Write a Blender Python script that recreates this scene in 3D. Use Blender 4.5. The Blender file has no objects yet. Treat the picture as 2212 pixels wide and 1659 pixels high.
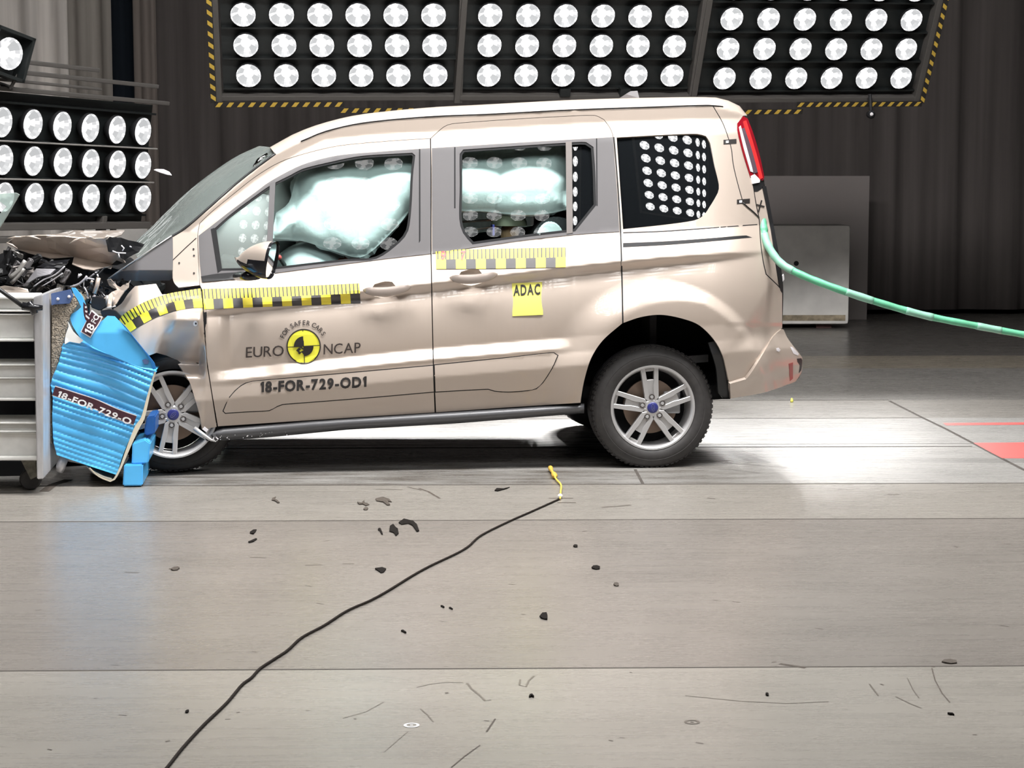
import bpy, bmesh, math, random
import numpy as np
from mathutils import Vector, Matrix, geometry

# ------------------------------------------------------------------ camera, world, exposure
scene = bpy.context.scene
COL = scene.collection
W_PX, H_PX, FPX = 2212.0, 1659.0, 4000.0
CAM_H = 1.48
PITCH = math.atan(426.5 / FPX)
YAW = math.atan(78.0 / FPX)
cam_data = bpy.data.cameras.new('camera')
cam_data.sensor_width = 36.0
cam_data.lens = 36.0 * FPX / W_PX
cam_data.clip_start, cam_data.clip_end = 0.1, 200
cam = bpy.data.objects.new('camera', cam_data)
COL.objects.link(cam)
cam.location = (0, 0, CAM_H)
cam.rotation_euler = (math.pi / 2 - PITCH, 0, -YAW)
scene.camera = cam
vs = scene.view_settings
scene.display_settings.display_device = 'sRGB'
vs.view_transform = 'Standard'
vs.look = 'None'
vs.gamma = 1.0
vs.use_curve_mapping = False
vs.exposure = -0.1
scene.cycles.use_denoising = True
scene.cycles.max_bounces = 8
scene.cycles.sample_clamp_indirect = 6.0
world = bpy.data.worlds.new('hall_ambient')
scene.world = world
world.use_nodes = True
world.node_tree.nodes['Background'].inputs[0].default_value = (1, 0.96, 0.92, 1)
world.node_tree.nodes['Background'].inputs[1].default_value = 0.05
# lamp strengths (each bank builder below uses its own)
NEAR_LOW = 19.0       # lamps of the lower banks above the camera side
NEAR_HIGH = 330.0     # lamps of the unseen higher banks, lighting roof and ledges
FAR_GLOW = 1.7        # lamps seen in the picture
FAR_SPOT = 150.0       # watts of each beam of the banks behind the car
LEFT_SPOT = 14.0

random.seed(7)
RC = Matrix.Rotation(-YAW, 3, 'Z') @ Matrix.Rotation(math.pi / 2 - PITCH, 3, 'X')
RCn = np.array(RC)

def rays(px, py):
    px = np.asarray(px, float); py = np.asarray(py, float)
    d = np.stack([(px - W_PX / 2) / FPX, -(py - H_PX / 2) / FPX, -np.ones_like(px)], -1)
    return d @ RCn.T

def floor_pt(px, py, z=0.0):
    d = rays(px, py)
    t = (z - CAM_H) / d[2]
    return Vector((d[0] * t, d[1] * t, z))

def depth_pt(px, py, y):
    """world point seen at a pixel at world depth y"""
    d = rays(px, py)
    t = y / d[1]
    return Vector((d[0] * t, y, CAM_H + d[2] * t))

# car frame: yawed a few degrees, nose towards the camera
CAR_YAW = math.radians(5.4)
P0 = np.array(floor_pt(1408, 1012))
EX = np.array([math.cos(CAR_YAW), math.sin(CAR_YAW), 0])
EY = np.array([-math.sin(CAR_YAW), math.cos(CAR_YAW), 0])
CAR_W = 1.82

def cmap(px, py, Y):
    """pixel + lateral depth -> car-local coordinates (arrays)"""
    d = rays(px, py)
    Y = np.asarray(Y, float)
    c = np.array([0, 0, CAM_H]) - P0
    t = (Y - c @ EY) / (d @ EY)
    w = c + d * t[..., None]
    return np.stack([w @ EX, w @ EY, w[..., 2]], -1)

def cpt(px, py, Y):
    return Vector(cmap(np.array([px]), np.array([py]), np.array([Y]))[0])

# ------------------------------------------------------------------ materials
def mat(name, color, rough=0.5, metal=0.0, spec=0.5, coat=0.0, emit=None, estr=0.0, noise=None, bump=None):
    m = bpy.data.materials.new(name)
    m.use_nodes = True
    nt = m.node_tree
    b = nt.nodes['Principled BSDF']
    b.inputs['Base Color'].default_value = (*color, 1)
    b.inputs['Roughness'].default_value = rough
    b.inputs['Metallic'].default_value = metal
    b.inputs['Specular IOR Level'].default_value = spec
    b.inputs['Coat Weight'].default_value = coat
    b.inputs['Coat Roughness'].default_value = 0.04
    if emit:
        b.inputs['Emission Color'].default_value = (*emit, 1)
        b.inputs['Emission Strength'].default_value = estr
    if noise or bump:
        tc = nt.nodes.new('ShaderNodeTexCoord')
        mp = nt.nodes.new('ShaderNodeMapping')
        nt.links.new(tc.outputs['Object'], mp.inputs[0])
    if noise:
        scale, amt, stretch = noise
        mp.inputs['Scale'].default_value = stretch
        n = nt.nodes.new('ShaderNodeTexNoise')
        n.inputs['Scale'].default_value = scale
        n.inputs['Detail'].default_value = 6
        nt.links.new(mp.outputs[0], n.inputs['Vector'])
        r = nt.nodes.new('ShaderNodeMapRange')
        r.inputs[1].default_value, r.inputs[2].default_value = 0.3, 0.7
        r.inputs[3].default_value, r.inputs[4].default_value = 1 - amt, 1 + amt
        nt.links.new(n.outputs[0], r.inputs[0])
        mx = nt.nodes.new('ShaderNodeVectorMath'); mx.operation = 'SCALE'
        mx.inputs[0].default_value = color
        nt.links.new(r.outputs[0], mx.inputs['Scale'])
        nt.links.new(mx.outputs[0], b.inputs['Base Color'])
    if bump:
        scale, strength, dist = bump
        n2 = nt.nodes.new('ShaderNodeTexNoise')
        n2.inputs['Scale'].default_value = scale
        n2.inputs['Detail'].default_value = 4
        nt.links.new(mp.outputs[0], n2.inputs['Vector'])
        bp = nt.nodes.new('ShaderNodeBump')
        bp.inputs['Strength'].default_value = strength
        bp.inputs['Distance'].default_value = dist
        nt.links.new(n2.outputs[0], bp.inputs['Height'])
        nt.links.new(bp.outputs[0], b.inputs['Normal'])
    return m

def glass(name, tint, rough=0.0, refl=.045):
    m = bpy.data.materials.new(name)
    m.use_nodes = True
    nt = m.node_tree
    nt.nodes.remove(nt.nodes['Principled BSDF'])
    out = nt.nodes['Material Output']
    tr = nt.nodes.new('ShaderNodeBsdfTransparent'); tr.inputs[0].default_value = (*tint, 1)
    gl = nt.nodes.new('ShaderNodeBsdfGlossy'); gl.inputs['Roughness'].default_value = rough
    lw = nt.nodes.new('ShaderNodeLayerWeight'); lw.inputs['Blend'].default_value = .5
    pw = nt.nodes.new('ShaderNodeMath'); pw.operation = 'POWER'; pw.inputs[1].default_value = 5.0
    fr = nt.nodes.new('ShaderNodeMath'); fr.operation = 'MULTIPLY_ADD'; fr.inputs[1].default_value = .95; fr.inputs[2].default_value = refl
    nt.links.new(lw.outputs['Facing'], pw.inputs[0]); nt.links.new(pw.outputs[0], fr.inputs[0])
    mx = nt.nodes.new('ShaderNodeMixShader')
    nt.links.new(fr.outputs[0], mx.inputs[0])
    nt.links.new(tr.outputs[0], mx.inputs[1]); nt.links.new(gl.outputs[0], mx.inputs[2])
    nt.links.new(mx.outputs[0], out.inputs[0])
    return m

M = {}
M['paint'] = mat('beige_metallic_paint', (0.53, 0.445, 0.38), 0.34, 0.25, 0.5, coat=0.55)
M['handle'] = mat('shaded_handle_paint', (0.37, 0.31, 0.275), 0.3, 0.2, coat=.5)  # darker than the body paint: handle shade put into the colour
M['grey_trim'] = mat('grey_plastic_trim', (0.125, 0.118, 0.12), 0.42)
M['sill_grey'] = mat('dark_sill_plastic', (0.10, 0.10, 0.105), 0.35)
M['black'] = mat('black_plastic', (0.012, 0.012, 0.013), 0.45)
M['black_gloss'] = mat('black_gloss_plastic', (0.015, 0.015, 0.017), 0.12)
M['dark'] = mat('dark_underbody', (0.010, 0.010, 0.011), 0.8, spec=0.2)
M['seal'] = mat('rubber_seal', (0.008, 0.008, 0.009), 0.6, spec=0.3)
M['rubber'] = mat('tyre_rubber', (0.035, 0.032, 0.031), 0.62, noise=(30, 0.18, (1, 1, 1)))
M['alloy'] = mat('silver_alloy', (0.62, 0.61, 0.61), 0.30, 0.55, coat=0.3)
M['alloy_dark'] = mat('shaded_barrel_metal', (0.20, 0.18, 0.17), 0.5, 0.6)
M['brake'] = mat('brown_brake_metal', (0.30, 0.22, 0.17), 0.5, 0.6)
M['blue_badge'] = mat('blue_badge', (0.03, 0.035, 0.17), 0.3)
M['badge_pale'] = mat('badge_pale_line', (0.16, 0.17, 0.33), 0.3)
M['chrome'] = mat('chrome', (0.8, 0.8, 0.8), 0.08, 1.0)
M['glass'] = glass('green_tinted_glass', (0.84, 0.985, 0.965), refl=.018)
def milky_glass(name, amount):
    m = glass(name, (.80, .90, .87))
    nt = m.node_tree; out = nt.nodes['Material Output']
    src = out.inputs[0].links[0].from_socket
    d = nt.nodes.new('ShaderNodeBsdfDiffuse'); d.inputs[0].default_value = (.50, .56, .53, 1)
    mx = nt.nodes.new('ShaderNodeMixShader'); mx.inputs[0].default_value = amount
    nt.links.new(src, mx.inputs[1]); nt.links.new(d.outputs[0], mx.inputs[2]); nt.links.new(mx.outputs[0], out.inputs[0])
    return m
M['cracked'] = milky_glass('cracked_windscreen_glass', .22)
M['hazed'] = milky_glass('hazed_quarter_glass', .34)  # bright view behind the pane mixed in as a pale haze
M['torn_clear'] = milky_glass('torn_clear_plastic', .35)
M['privacy'] = mat('black_privacy_glass', (0.006, 0.007, 0.008), 0.015, spec=0.75, coat=0.6)
M['privacy'].node_tree.nodes['Principled BSDF'].inputs['Coat Roughness'].default_value = 0.01
M['red_lamp'] = mat('red_tail_lens', (0.20, 0.006, 0.012), 0.12, coat=0.6)
M['red_bright'] = mat('bright_red_lens', (0.56, 0.03, 0.03), 0.15, coat=0.6)
M['smoke_lens'] = mat('smoked_lens', (0.09, 0.06, 0.075), 0.1, coat=0.6)
M['clear_lens'] = mat('clear_white_lens', (0.78, 0.74, 0.76), 0.15, coat=0.5)
M['yellow'] = mat('yellow_vinyl', (0.86, 0.71, 0.05), 0.45)
M['yellow_note'] = mat('yellow_paper', (0.88, 0.83, 0.16), 0.6)
M['emblem_yellow'] = mat('emblem_yellow', (0.80, 0.76, 0.06), 0.45)
M['ink'] = mat('black_print', (0.018, 0.015, 0.014), 0.5)
M['ink_soft'] = mat('dark_brown_print', (0.045, 0.034, 0.03), 0.5)
M['tape_black'] = mat('black_tape_squares', (0.035, 0.03, 0.03), 0.38)
M['red_ink'] = mat('red_print', (0.75, 0.10, 0.09), 0.5)
M['white_print'] = mat('white_print', (0.80, 0.78, 0.78), 0.5)
M['maroon'] = mat('dark_maroon_label', (0.06, 0.02, 0.03), 0.45)
M['airbag'] = mat('white_airbag_fabric', (0.86, 0.88, 0.88), 0.8, spec=0.2, bump=(9, 0.35, 0.02))
M['airbag_grey'] = mat('pale_grey_airbag', (0.62, 0.64, 0.65), 0.7, spec=0.2)
M['seat'] = mat('charcoal_seat_fabric', (0.035, 0.033, 0.035), 0.85, spec=0.2)
M['headliner'] = mat('grey_headliner', (0.32, 0.31, 0.30), 0.9, spec=0.2)
M['dash'] = mat('dark_dashboard', (0.05, 0.05, 0.05), 0.7)
M['red_cloth'] = mat('orange_red_cloth', (0.40, 0.07, 0.03), 0.8)
M['skin'] = mat('tan_dummy_skin', (0.50, 0.30, 0.17), 0.55)
M['olive'] = mat('olive_cap_vinyl', (0.16, 0.15, 0.10), 0.6)
M['blue_patch'] = mat('blue_target_patch', (0.06, 0.06, 0.30), 0.6)
M['steel'] = mat('galvanised_steel', (0.42, 0.43, 0.45), 0.35, 0.7)
M['crumple_metal'] = mat('bare_crumpled_metal', (0.40, 0.38, 0.36), 0.4, 0.5)
M['grey_lens'] = mat('grey_headlamp_plastic', (0.34, 0.33, 0.35), 0.25, coat=0.3)
M['blue_clad'] = mat('bright_blue_sheet', (0.10, 0.50, 0.93), 0.38, coat=0.25, noise=(6, 0.10, (1, 1, 1)))
M['blue_dark'] = mat('blue_film_plate', (0.13, 0.20, 0.42), 0.3, 0.4)
M['foam'] = mat('cream_adhesive_edge', (0.72, 0.65, 0.50), 0.7)
M['honeycomb'] = mat('aluminium_honeycomb', (0.30, 0.25, 0.19), 0.55, 0.3, noise=(140, 0.75, (1, 1, 1)), bump=(140, 0.8, 0.02))
M['white_steel'] = mat('white_painted_steel', (0.84, 0.83, 0.80), 0.4, noise=(20, 0.06, (1, 1, 1)))
M['plate'] = mat('scuffed_aluminium_plate', (0.62, 0.61, 0.62), 0.33, 0.35, noise=(25, 0.15, (1, 1, 0.3)))
M['frame'] = mat('bank_frame_grey', (0.085, 0.078, 0.072), 0.5, 0.2)
M['board'] = mat('bank_black_board', (0.010, 0.012, 0.012), 0.4)
M['haz_black'] = mat('hazard_black', (0.015, 0.013, 0.012), 0.6)
M['haz_yellow'] = mat('hazard_yellow', (0.52, 0.34, 0.05), 0.6)
M['concrete'] = mat('pale_painted_concrete', (0.70, 0.67, 0.63), 0.7, noise=(5, 0.10, (1, 1, 1)))
M['concrete_dirty'] = mat('stained_concrete', (0.27, 0.22, 0.15), 0.8, noise=(14, 0.45, (1, 1, 1)))
M['hose'] = mat('green_hose', (0.10, 0.38, 0.22), 0.45, noise=(9, 0.25, (1, 1, 1)))
M['hose_pale'] = mat('pale_green_sleeve', (0.20, 0.42, 0.31), 0.5)
M['cord'] = mat('dark_cord', (0.014, 0.010, 0.008), 0.8, spec=.15)
M['string'] = mat('yellow_string', (0.80, 0.55, 0.08), 0.6)
M['shard'] = mat('black_shard', (0.010, 0.008, 0.007), 0.85, spec=.1)
M['white_shard'] = mat('white_plastic_shard', (0.85, 0.82, 0.83), 0.4)
M['joint'] = mat('floor_joint_gap', (0.07, 0.062, 0.055), 0.8, spec=0.1)
M['scuff'] = mat('floor_scuff', (0.07, 0.058, 0.048), 0.7, spec=.2)
M['scuff_soft'] = mat('floor_scuff_faint', (0.12, 0.105, 0.09), 0.32, spec=.4)
M['red_paint'] = mat('red_floor_paint', (0.70, 0.10, 0.09), 0.35)
M['tyre_mark_shade'] = mat('rubber_and_shade', (0.16, 0.15, 0.14), 0.45)  # rubber marks and the car's shade in one tone

def floor_mat(name, color, stain_shade=False):
    m = mat(name, tuple(c * .52 for c in color), 0.36, 0.0, 0.45)
    nt = m.node_tree; b = nt.nodes['Principled BSDF']
    tc = nt.nodes.new('ShaderNodeTexCoord')
    mp = nt.nodes.new('ShaderNodeMapping'); mp.inputs['Scale'].default_value = (0.7, 9.0, 1)
    nt.links.new(tc.outputs['Object'], mp.inputs[0])
    n = nt.nodes.new('ShaderNodeTexNoise'); n.inputs['Scale'].default_value = 3.0; n.inputs['Detail'].default_value = 9
    n.inputs['Roughness'].default_value = 0.7
    nt.links.new(mp.outputs[0], n.inputs['Vector'])
    mp2 = nt.nodes.new('ShaderNodeMapping'); mp2.inputs['Scale'].default_value = (1.0, 1.6, 1)
    nt.links.new(tc.outputs['Object'], mp2.inputs[0])
    n2 = nt.nodes.new('ShaderNodeTexNoise'); n2.inputs['Scale'].default_value = 1.1; n2.inputs['Detail'].default_value = 5
    nt.links.new(mp2.outputs[0], n2.inputs['Vector'])
    add = nt.nodes.new('ShaderNodeMath'); add.operation = 'ADD'
    nt.links.new(n.outputs[0], add.inputs[0]); nt.links.new(n2.outputs[0], add.inputs[1])
    r = nt.nodes.new('ShaderNodeMapRange')
    r.inputs[1].default_value, r.inputs[2].default_value = 0.7, 1.3
    r.inputs[3].default_value, r.inputs[4].default_value = 0.85, 1.09
    nt.links.new(add.outputs[0], r.inputs[0])
    mx = nt.nodes.new('ShaderNodeVectorMath'); mx.operation = 'SCALE'
    mx.inputs[0].default_value = tuple(c * .52 for c in color)
    nt.links.new(r.outputs[0], mx.inputs['Scale'])
    col_out = mx.outputs[0]
    if stain_shade:
        # streaky dirt plus the car's penumbra painted in, fading out towards the right
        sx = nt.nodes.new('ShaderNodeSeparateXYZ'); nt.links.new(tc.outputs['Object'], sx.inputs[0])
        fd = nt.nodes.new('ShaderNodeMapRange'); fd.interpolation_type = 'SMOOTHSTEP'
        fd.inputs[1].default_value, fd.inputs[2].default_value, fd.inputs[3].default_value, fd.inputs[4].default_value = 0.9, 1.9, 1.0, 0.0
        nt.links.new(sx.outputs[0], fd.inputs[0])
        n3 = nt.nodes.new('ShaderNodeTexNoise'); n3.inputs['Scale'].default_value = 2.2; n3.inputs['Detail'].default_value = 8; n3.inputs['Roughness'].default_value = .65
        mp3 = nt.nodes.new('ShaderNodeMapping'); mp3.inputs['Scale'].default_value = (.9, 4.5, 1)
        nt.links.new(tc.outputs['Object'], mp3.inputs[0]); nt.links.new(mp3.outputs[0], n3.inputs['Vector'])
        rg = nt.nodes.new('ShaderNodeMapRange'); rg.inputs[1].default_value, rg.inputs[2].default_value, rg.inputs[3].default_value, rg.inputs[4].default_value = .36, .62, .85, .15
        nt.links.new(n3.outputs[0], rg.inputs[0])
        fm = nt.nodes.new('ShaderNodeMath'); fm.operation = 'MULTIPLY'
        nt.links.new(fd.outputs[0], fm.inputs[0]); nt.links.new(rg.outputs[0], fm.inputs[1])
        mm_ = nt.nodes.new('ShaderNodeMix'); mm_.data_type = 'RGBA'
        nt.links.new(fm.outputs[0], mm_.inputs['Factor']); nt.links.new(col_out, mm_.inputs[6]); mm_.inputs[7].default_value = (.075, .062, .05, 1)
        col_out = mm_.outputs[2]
    nt.links.new(col_out, b.inputs['Base Color'])
    r2 = nt.nodes.new('ShaderNodeMapRange')
    r2.inputs[1].default_value, r2.inputs[2].default_value = 0.3, 0.7
    r2.inputs[3].default_value, r2.inputs[4].default_value = 0.255, 0.30
    nt.links.new(n.outputs[0], r2.inputs[0])
    nt.links.new(r2.outputs[0], b.inputs['Roughness'])
    return m

def curtain_mat(name, color):
    return mat(name, color, 0.95, 0, 0.1, noise=(1.2, 0.25, (6, 6, 0.15)))

# ------------------------------------------------------------------ object helpers
def link(name, me, parent=None, m=None):
    o = bpy.data.objects.new(name, me)
    COL.objects.link(o)
    if parent is not None:
        o.parent = parent
    if m is not None and me is not None:
        for k in (m if isinstance(m, (list, tuple)) else [m]):
            me.materials.append(k)
    return o

def tag(o, label, cat, group=None):
    o['label'] = label; o['category'] = cat
    if group: o['group'] = group
    return o

def thing(name, label, cat, loc=(0, 0, 0), rotz=0.0, group=None):
    o = bpy.data.objects.new(name, None)
    o.empty_display_size = 0.1
    COL.objects.link(o)
    o.location = loc; o.rotation_euler = (0, 0, rotz)
    return tag(o, label, cat, group)

def struct(o):
    o['kind'] = 'structure'
    return o

def from_bm(name, bm, m, parent=None, smooth=False, angle=None):
    me = bpy.data.meshes.new(name)
    bm.to_mesh(me); bm.free()
    if smooth:
        me.polygons.foreach_set('use_smooth', [True] * len(me.polygons))
        if angle:
            try: me.set_sharp_from_angle(angle=math.radians(angle))
            except Exception: pass
    return link(name, me, parent, m)

def from_pydata(name, v, f, m, parent=None, smooth=False, mi=None):
    me = bpy.data.meshes.new(name)
    me.from_pydata([tuple(p) for p in v], [], f)
    if smooth:
        me.polygons.foreach_set('use_smooth', [True] * len(me.polygons))
    if mi is not None:
        me.polygons.foreach_set('material_index', mi)
    me.update()
    return link(name, me, parent, m)

def bm_box(bm, size, matrix=None, loc=(0, 0, 0), bevel=0.0):
    r = bmesh.ops.create_cube(bm, size=1.0)
    vs_ = r['verts']
    for v in vs_:
        v.co = Vector((v.co.x * size[0], v.co.y * size[1], v.co.z * size[2]))
    if bevel:
        es = list({e for v in vs_ for e in v.link_edges})
        rb = bmesh.ops.bevel(bm, geom=es, offset=bevel, segments=2, affect='EDGES', profile=0.6)
        vs_ = list({v for f in rb['faces'] for v in f.verts} | {v for v in vs_ if v.is_valid})
    mt = Matrix.Translation(loc) @ (matrix.to_4x4() if matrix else Matrix.Identity(4))
    bmesh.ops.transform(bm, matrix=mt, verts=vs_)
    return vs_

def bm_tube(bm, pts, rad, seg=10, cap=True):
    pts = [Vector(p) for p in pts]
    n = len(pts)
    rr = rad if isinstance(rad, (list, tuple)) else [rad] * n
    rings = []
    up = Vector((0, 0, 1))
    prev = None
    for i, p in enumerate(pts):
        t = (pts[min(i + 1, n - 1)] - pts[max(i - 1, 0)]).normalized()
        a = prev if prev is not None else (up if abs(t.z) < 0.95 else Vector((1, 0, 0)))
        a = (a - t * a.dot(t)).normalized()
        b = t.cross(a)
        prev = a
        rings.append([bm.verts.new(p + (a * math.cos(2 * math.pi * k / seg) + b * math.sin(2 * math.pi * k / seg)) * rr[i]) for k in range(seg)])
    for i in range(n - 1):
        for k in range(seg):
            bm.faces.new((rings[i][k], rings[i][(k + 1) % seg], rings[i + 1][(k + 1) % seg], rings[i + 1][k]))
    if cap:
        bm.faces.new(rings[0][::-1]); bm.faces.new(rings[-1])

def bm_lathe(bm, prof, seg=64, closed=False, mi=0):
    """profile of (radius, y) revolved about the Y axis"""
    rings = []
    for r, y in prof:
        rings.append([bm.verts.new((r * math.cos(2 * math.pi * k / seg), y, r * math.sin(2 * math.pi * k / seg))) for k in range(seg)])
    m = len(prof)
    for i in range(m if closed else m - 1):
        a, b = rings[i], rings[(i + 1) % m]
        for k in range(seg):
            f = bm.faces.new((a[k], a[(k + 1) % seg], b[(k + 1) % seg], b[k])); f.material_index = mi
    return rings

def bm_prism(bm, poly, d0, d1, to3):
    """2-D outline extruded; to3(u, v, d) -> Vector"""
    a = [bm.verts.new(to3(u, v, d0)) for u, v in poly]
    b = [bm.verts.new(to3(u, v, d1)) for u, v in poly]
    n = len(poly)
    bm.faces.new(a); bm.faces.new(b[::-1])
    for i in range(n):
        bm.faces.new((a[i], b[i], b[(i + 1) % n], a[(i + 1) % n]))

def fix_normals(bm):
    bmesh.ops.recalc_face_normals(bm, faces=bm.faces[:])

def catmull(pts, per=14.0, closed=False, sharp=40):
    """resample a pixel polyline smoothly, keeping corners sharper than `sharp` degrees"""
    P = [np.array(p, float) for p in pts]
    n = len(P)
    def is_sharp(i):
        if not closed and (i == 0 or i == n - 1): return True
        a = P[i] - P[i - 1]; b = P[(i + 1) % n] - P[i]
        c = np.dot(a, b) / (np.linalg.norm(a) * np.linalg.norm(b) + 1e-9)
        return c < math.cos(math.radians(sharp))
    sh = [is_sharp(i) for i in range(n)]
    out = []
    for i in range(n if closed else n - 1):
        j = (i + 1) % n
        p1, p2 = P[i], P[j]
        p0 = P[i - 1] if not sh[i] else p1 * 2 - p2
        p3 = P[(j + 1) % n] if not sh[j] else p2 * 2 - p1
        L = np.linalg.norm(p2 - p1)
        k = max(1, int(round(L / per)))
        # clamp tangents so that uneven spacing does not overshoot
        m1 = (p2 - p0) * 0.5; m2 = (p3 - p1) * 0.5
        for mm in (m1, m2):
            ln = np.linalg.norm(mm)
            if ln > L: mm *= L / ln
        for q in range(k):
            t = q / k
            out.append((2 * t**3 - 3 * t**2 + 1) * p1 + (t**3 - 2 * t**2 + t) * m1 + (-2 * t**3 + 3 * t**2) * p2 + (t**3 - t**2) * m2)
    if not closed: out.append(P[-1])
    return [tuple(p) for p in out]

def inside(poly, x, y):
    poly = np.asarray(poly); x = np.asarray(x); y = np.asarray(y)
    c = np.zeros(x.shape, bool)
    x1, y1 = poly[:, 0], poly[:, 1]
    x2, y2 = np.roll(x1, -1), np.roll(y1, -1)
    for a, b, cc, d in zip(x1, y1, x2, y2):
        if b == d: continue
        hit = ((b > y) != (d > y)) & (x < (cc - a) * (y - b) / (d - b) + a)
        c ^= hit
    return c

def seg_dist(poly, x, y):
    poly = np.asarray(poly); dmin = np.full(x.shape, 1e9)
    nx = np.roll(poly, -1, 0)
    for a, b in zip(poly, nx):
        ab = b - a; L = ab @ ab + 1e-9
        t = np.clip(((x - a[0]) * ab[0] + (y - a[1]) * ab[1]) / L, 0, 1)
        d = np.hypot(x - a[0] - t * ab[0], y - a[1] - t * ab[1])
        dmin = np.minimum(dmin, d)
    return dmin

# ------------------------------------------------------------------ the side surface of the car body
X0, X1, Y0_, Y1_ = 180, 1780, 190, 980
gx = np.arange(X0, X1 + 1); gy = np.arange(Y0_, Y1_ + 1)
GX, GY = np.meshgrid(gx, gy)
def line(*p):
    p = np.array(p, float)
    return np.interp(gx, p[:, 0], p[:, 1])
L_roof = line((373, 512), (450, 452), (552, 366), (595, 332), (650, 304), (704, 282), (785, 264), (921, 251), (1060, 245), (1231, 236), (1530, 226), (1600, 245), (1640, 300))
L_cant = line((373, 530), (450, 468), (552, 390), (650, 326), (704, 301), (812, 290), (960, 283), (1060, 277), (1323, 263), (1543, 256), (1700, 252))
L_wtop = line((430, 500), (500, 450), (585, 391), (653, 356), (729, 336), (830, 327), (906, 321), (1287, 298), (1520, 289), (1700, 285))
L_belt = line((434, 609), (585, 591), (815, 561), (929, 548), (1026, 534), (1249, 506), (1340, 499), (1640, 486), (1700, 482))
L_ctop = line((430, 674), (455, 671), (935, 612), (1280, 571), (1440, 556), (1600, 545), (1700, 540))
C_h = np.interp(gx, [430, 455, 935, 1280, 1440, 1600, 1650], [10, 11, 17, 19, 17, 12, 8])
C_s = np.interp(gx, [430, 455, 500, 1500, 1600, 1640], [0, 0.3, 1, 1, 0.5, 0.0])
L_led = line((430, 804), (476, 800), (906, 755), (1185, 732), (1300, 722), (1700, 690))
K_led = np.interp(gx, [440, 475, 500, 1170, 1240], [0, 0.4, 1, 1, 0])
def sstep(a, b, x):
    t = np.clip((x - a) / (b - a), 0, 1)
    return t * t * (3 - 2 * t)
slope = np.zeros_like(GX, float)
def band(top, bot, s_top, s_bot, k=1.0):
    global slope
    m = np.clip(GY - top[None, :] + .5, 0, 1) * np.clip(bot[None, :] - GY + .5, 0, 1)
    t = np.clip((GY - top[None, :]) / np.maximum(bot - top, 1)[None, :], 0, 1)
    v = (s_top + (s_bot - s_top) * t) * np.broadcast_to(np.asarray(k), gx.shape)[None, :]
    slope = slope * (1 - m) + v * m
big = np.full(gx.shape, 1000.0); low = np.full(gx.shape, 0.0)
band(low, L_roof, 0.6, 0.6)
band(L_roof, L_cant, 0.02, 0.02)
band(L_cant, L_wtop, 0.40, 0.52)
band(L_wtop, L_belt, 0.27, 0.27)
band(L_belt, L_ctop, 0.62, 0.54)
band(L_ctop, L_ctop + C_h, -0.85, -0.85, C_s)
band(L_ctop + C_h, L_led, 0.34, -0.16)
band(L_led, L_led + 23, 0.85, 0.95, K_led)
band(L_led + 23, L_led + 33, -0.35, -0.3, K_led)
band(L_led + 33, L_led + 64, 0.16, 0.06)
band(L_led + 62, L_led + 64, -0.2, -0.2)
band(L_led + 64, big, -0.34, -0.22)
S = np.zeros_like(slope)
cs = np.cumsum(slope[::-1], 0)[::-1] / 411.0      # integral from the bottom row upwards
an_f = np.clip(L_led + 28 - Y0_, 0, len(gy) - 2); an_i = an_f.astype(int); an_t = an_f - an_i; ar_ = np.arange(len(gx))
S = cs - (cs[an_i, ar_] * (1 - an_t) + cs[an_i + 1, ar_] * an_t)[None, :]
# swollen arch over the rear wheel
rr = np.hypot(GX - 1408, (GY - 880))
ang = np.arctan2(-(GY - 880), GX - 1408)
wr = np.interp(ang, [-0.6, 0.2, 1.1, 1.7, 2.4, 3.0], [26, 24, 28, 70, 105, 100])
edge = np.interp(ang, [-0.6, 0.2, 1.1, 1.7, 2.4, 3.0], [262, 272, 277, 280, 262, 240])
S -= 0.054 * (1 - sstep(edge - wr, edge, rr)) * np.interp(ang, [-0.9, -0.3, 3.0, 3.14], [0.1, 1, 1, 0.8])
# corner of the tail
S += 0.16 * np.clip((GX - 1530) / 150.0, 0, 3) ** 2.2
dl_ = ((GX - 1607) * 77 + (GY - 697) * 50) / 92.0
S += 0.030 * sstep(0, 34, dl_) * sstep(575, 640, GY) * sstep(760, 715, GY)
S += 0.012 * sstep(696, 706, GY) * sstep(1560, 1600, GX)
# the buckled front wing
wing = sstep(442, 435, GX)
low_w = sstep(655, 700, GY)
fold = np.clip((GY - 690) / 90.0, 0, 1.4)
right = sstep(330, 365, GX + (GY - 760) * 0.25)
S += wing * (0.13 * fold * right * sstep(820, 778, GY) * low_w)
S -= wing * 0.10 * sstep(640, 690, GY) * sstep(800, 700, GY) * right
S += wing * sstep(300, 250, GX) * 0.10
S -= wing * 0.03 * np.exp(-((GX - 338 - (762 - GY) * 0.2) / 14.0) ** 2) * sstep(660, 740, GY)
S += wing * 0.012 * np.sin(GX / 17.0 + GY / 31.0) * sstep(640, 690, GY)

def blur(a, s, ax):
    k = int(3 * s) + 1
    w = np.exp(-0.5 * (np.arange(-k, k + 1) / s) ** 2); w /= w.sum()
    p = np.pad(a, [(k, k) if i == ax else (0, 0) for i in (0, 1)], mode='edge')
    out = np.zeros_like(a)
    for i, wi in enumerate(w):
        sl = [slice(None), slice(None)]
        sl[ax] = slice(i, i + a.shape[ax])
        out += wi * p[tuple(sl)]
    return out
S = blur(blur(S, 1.4, 0), 3.0, 1)

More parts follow.
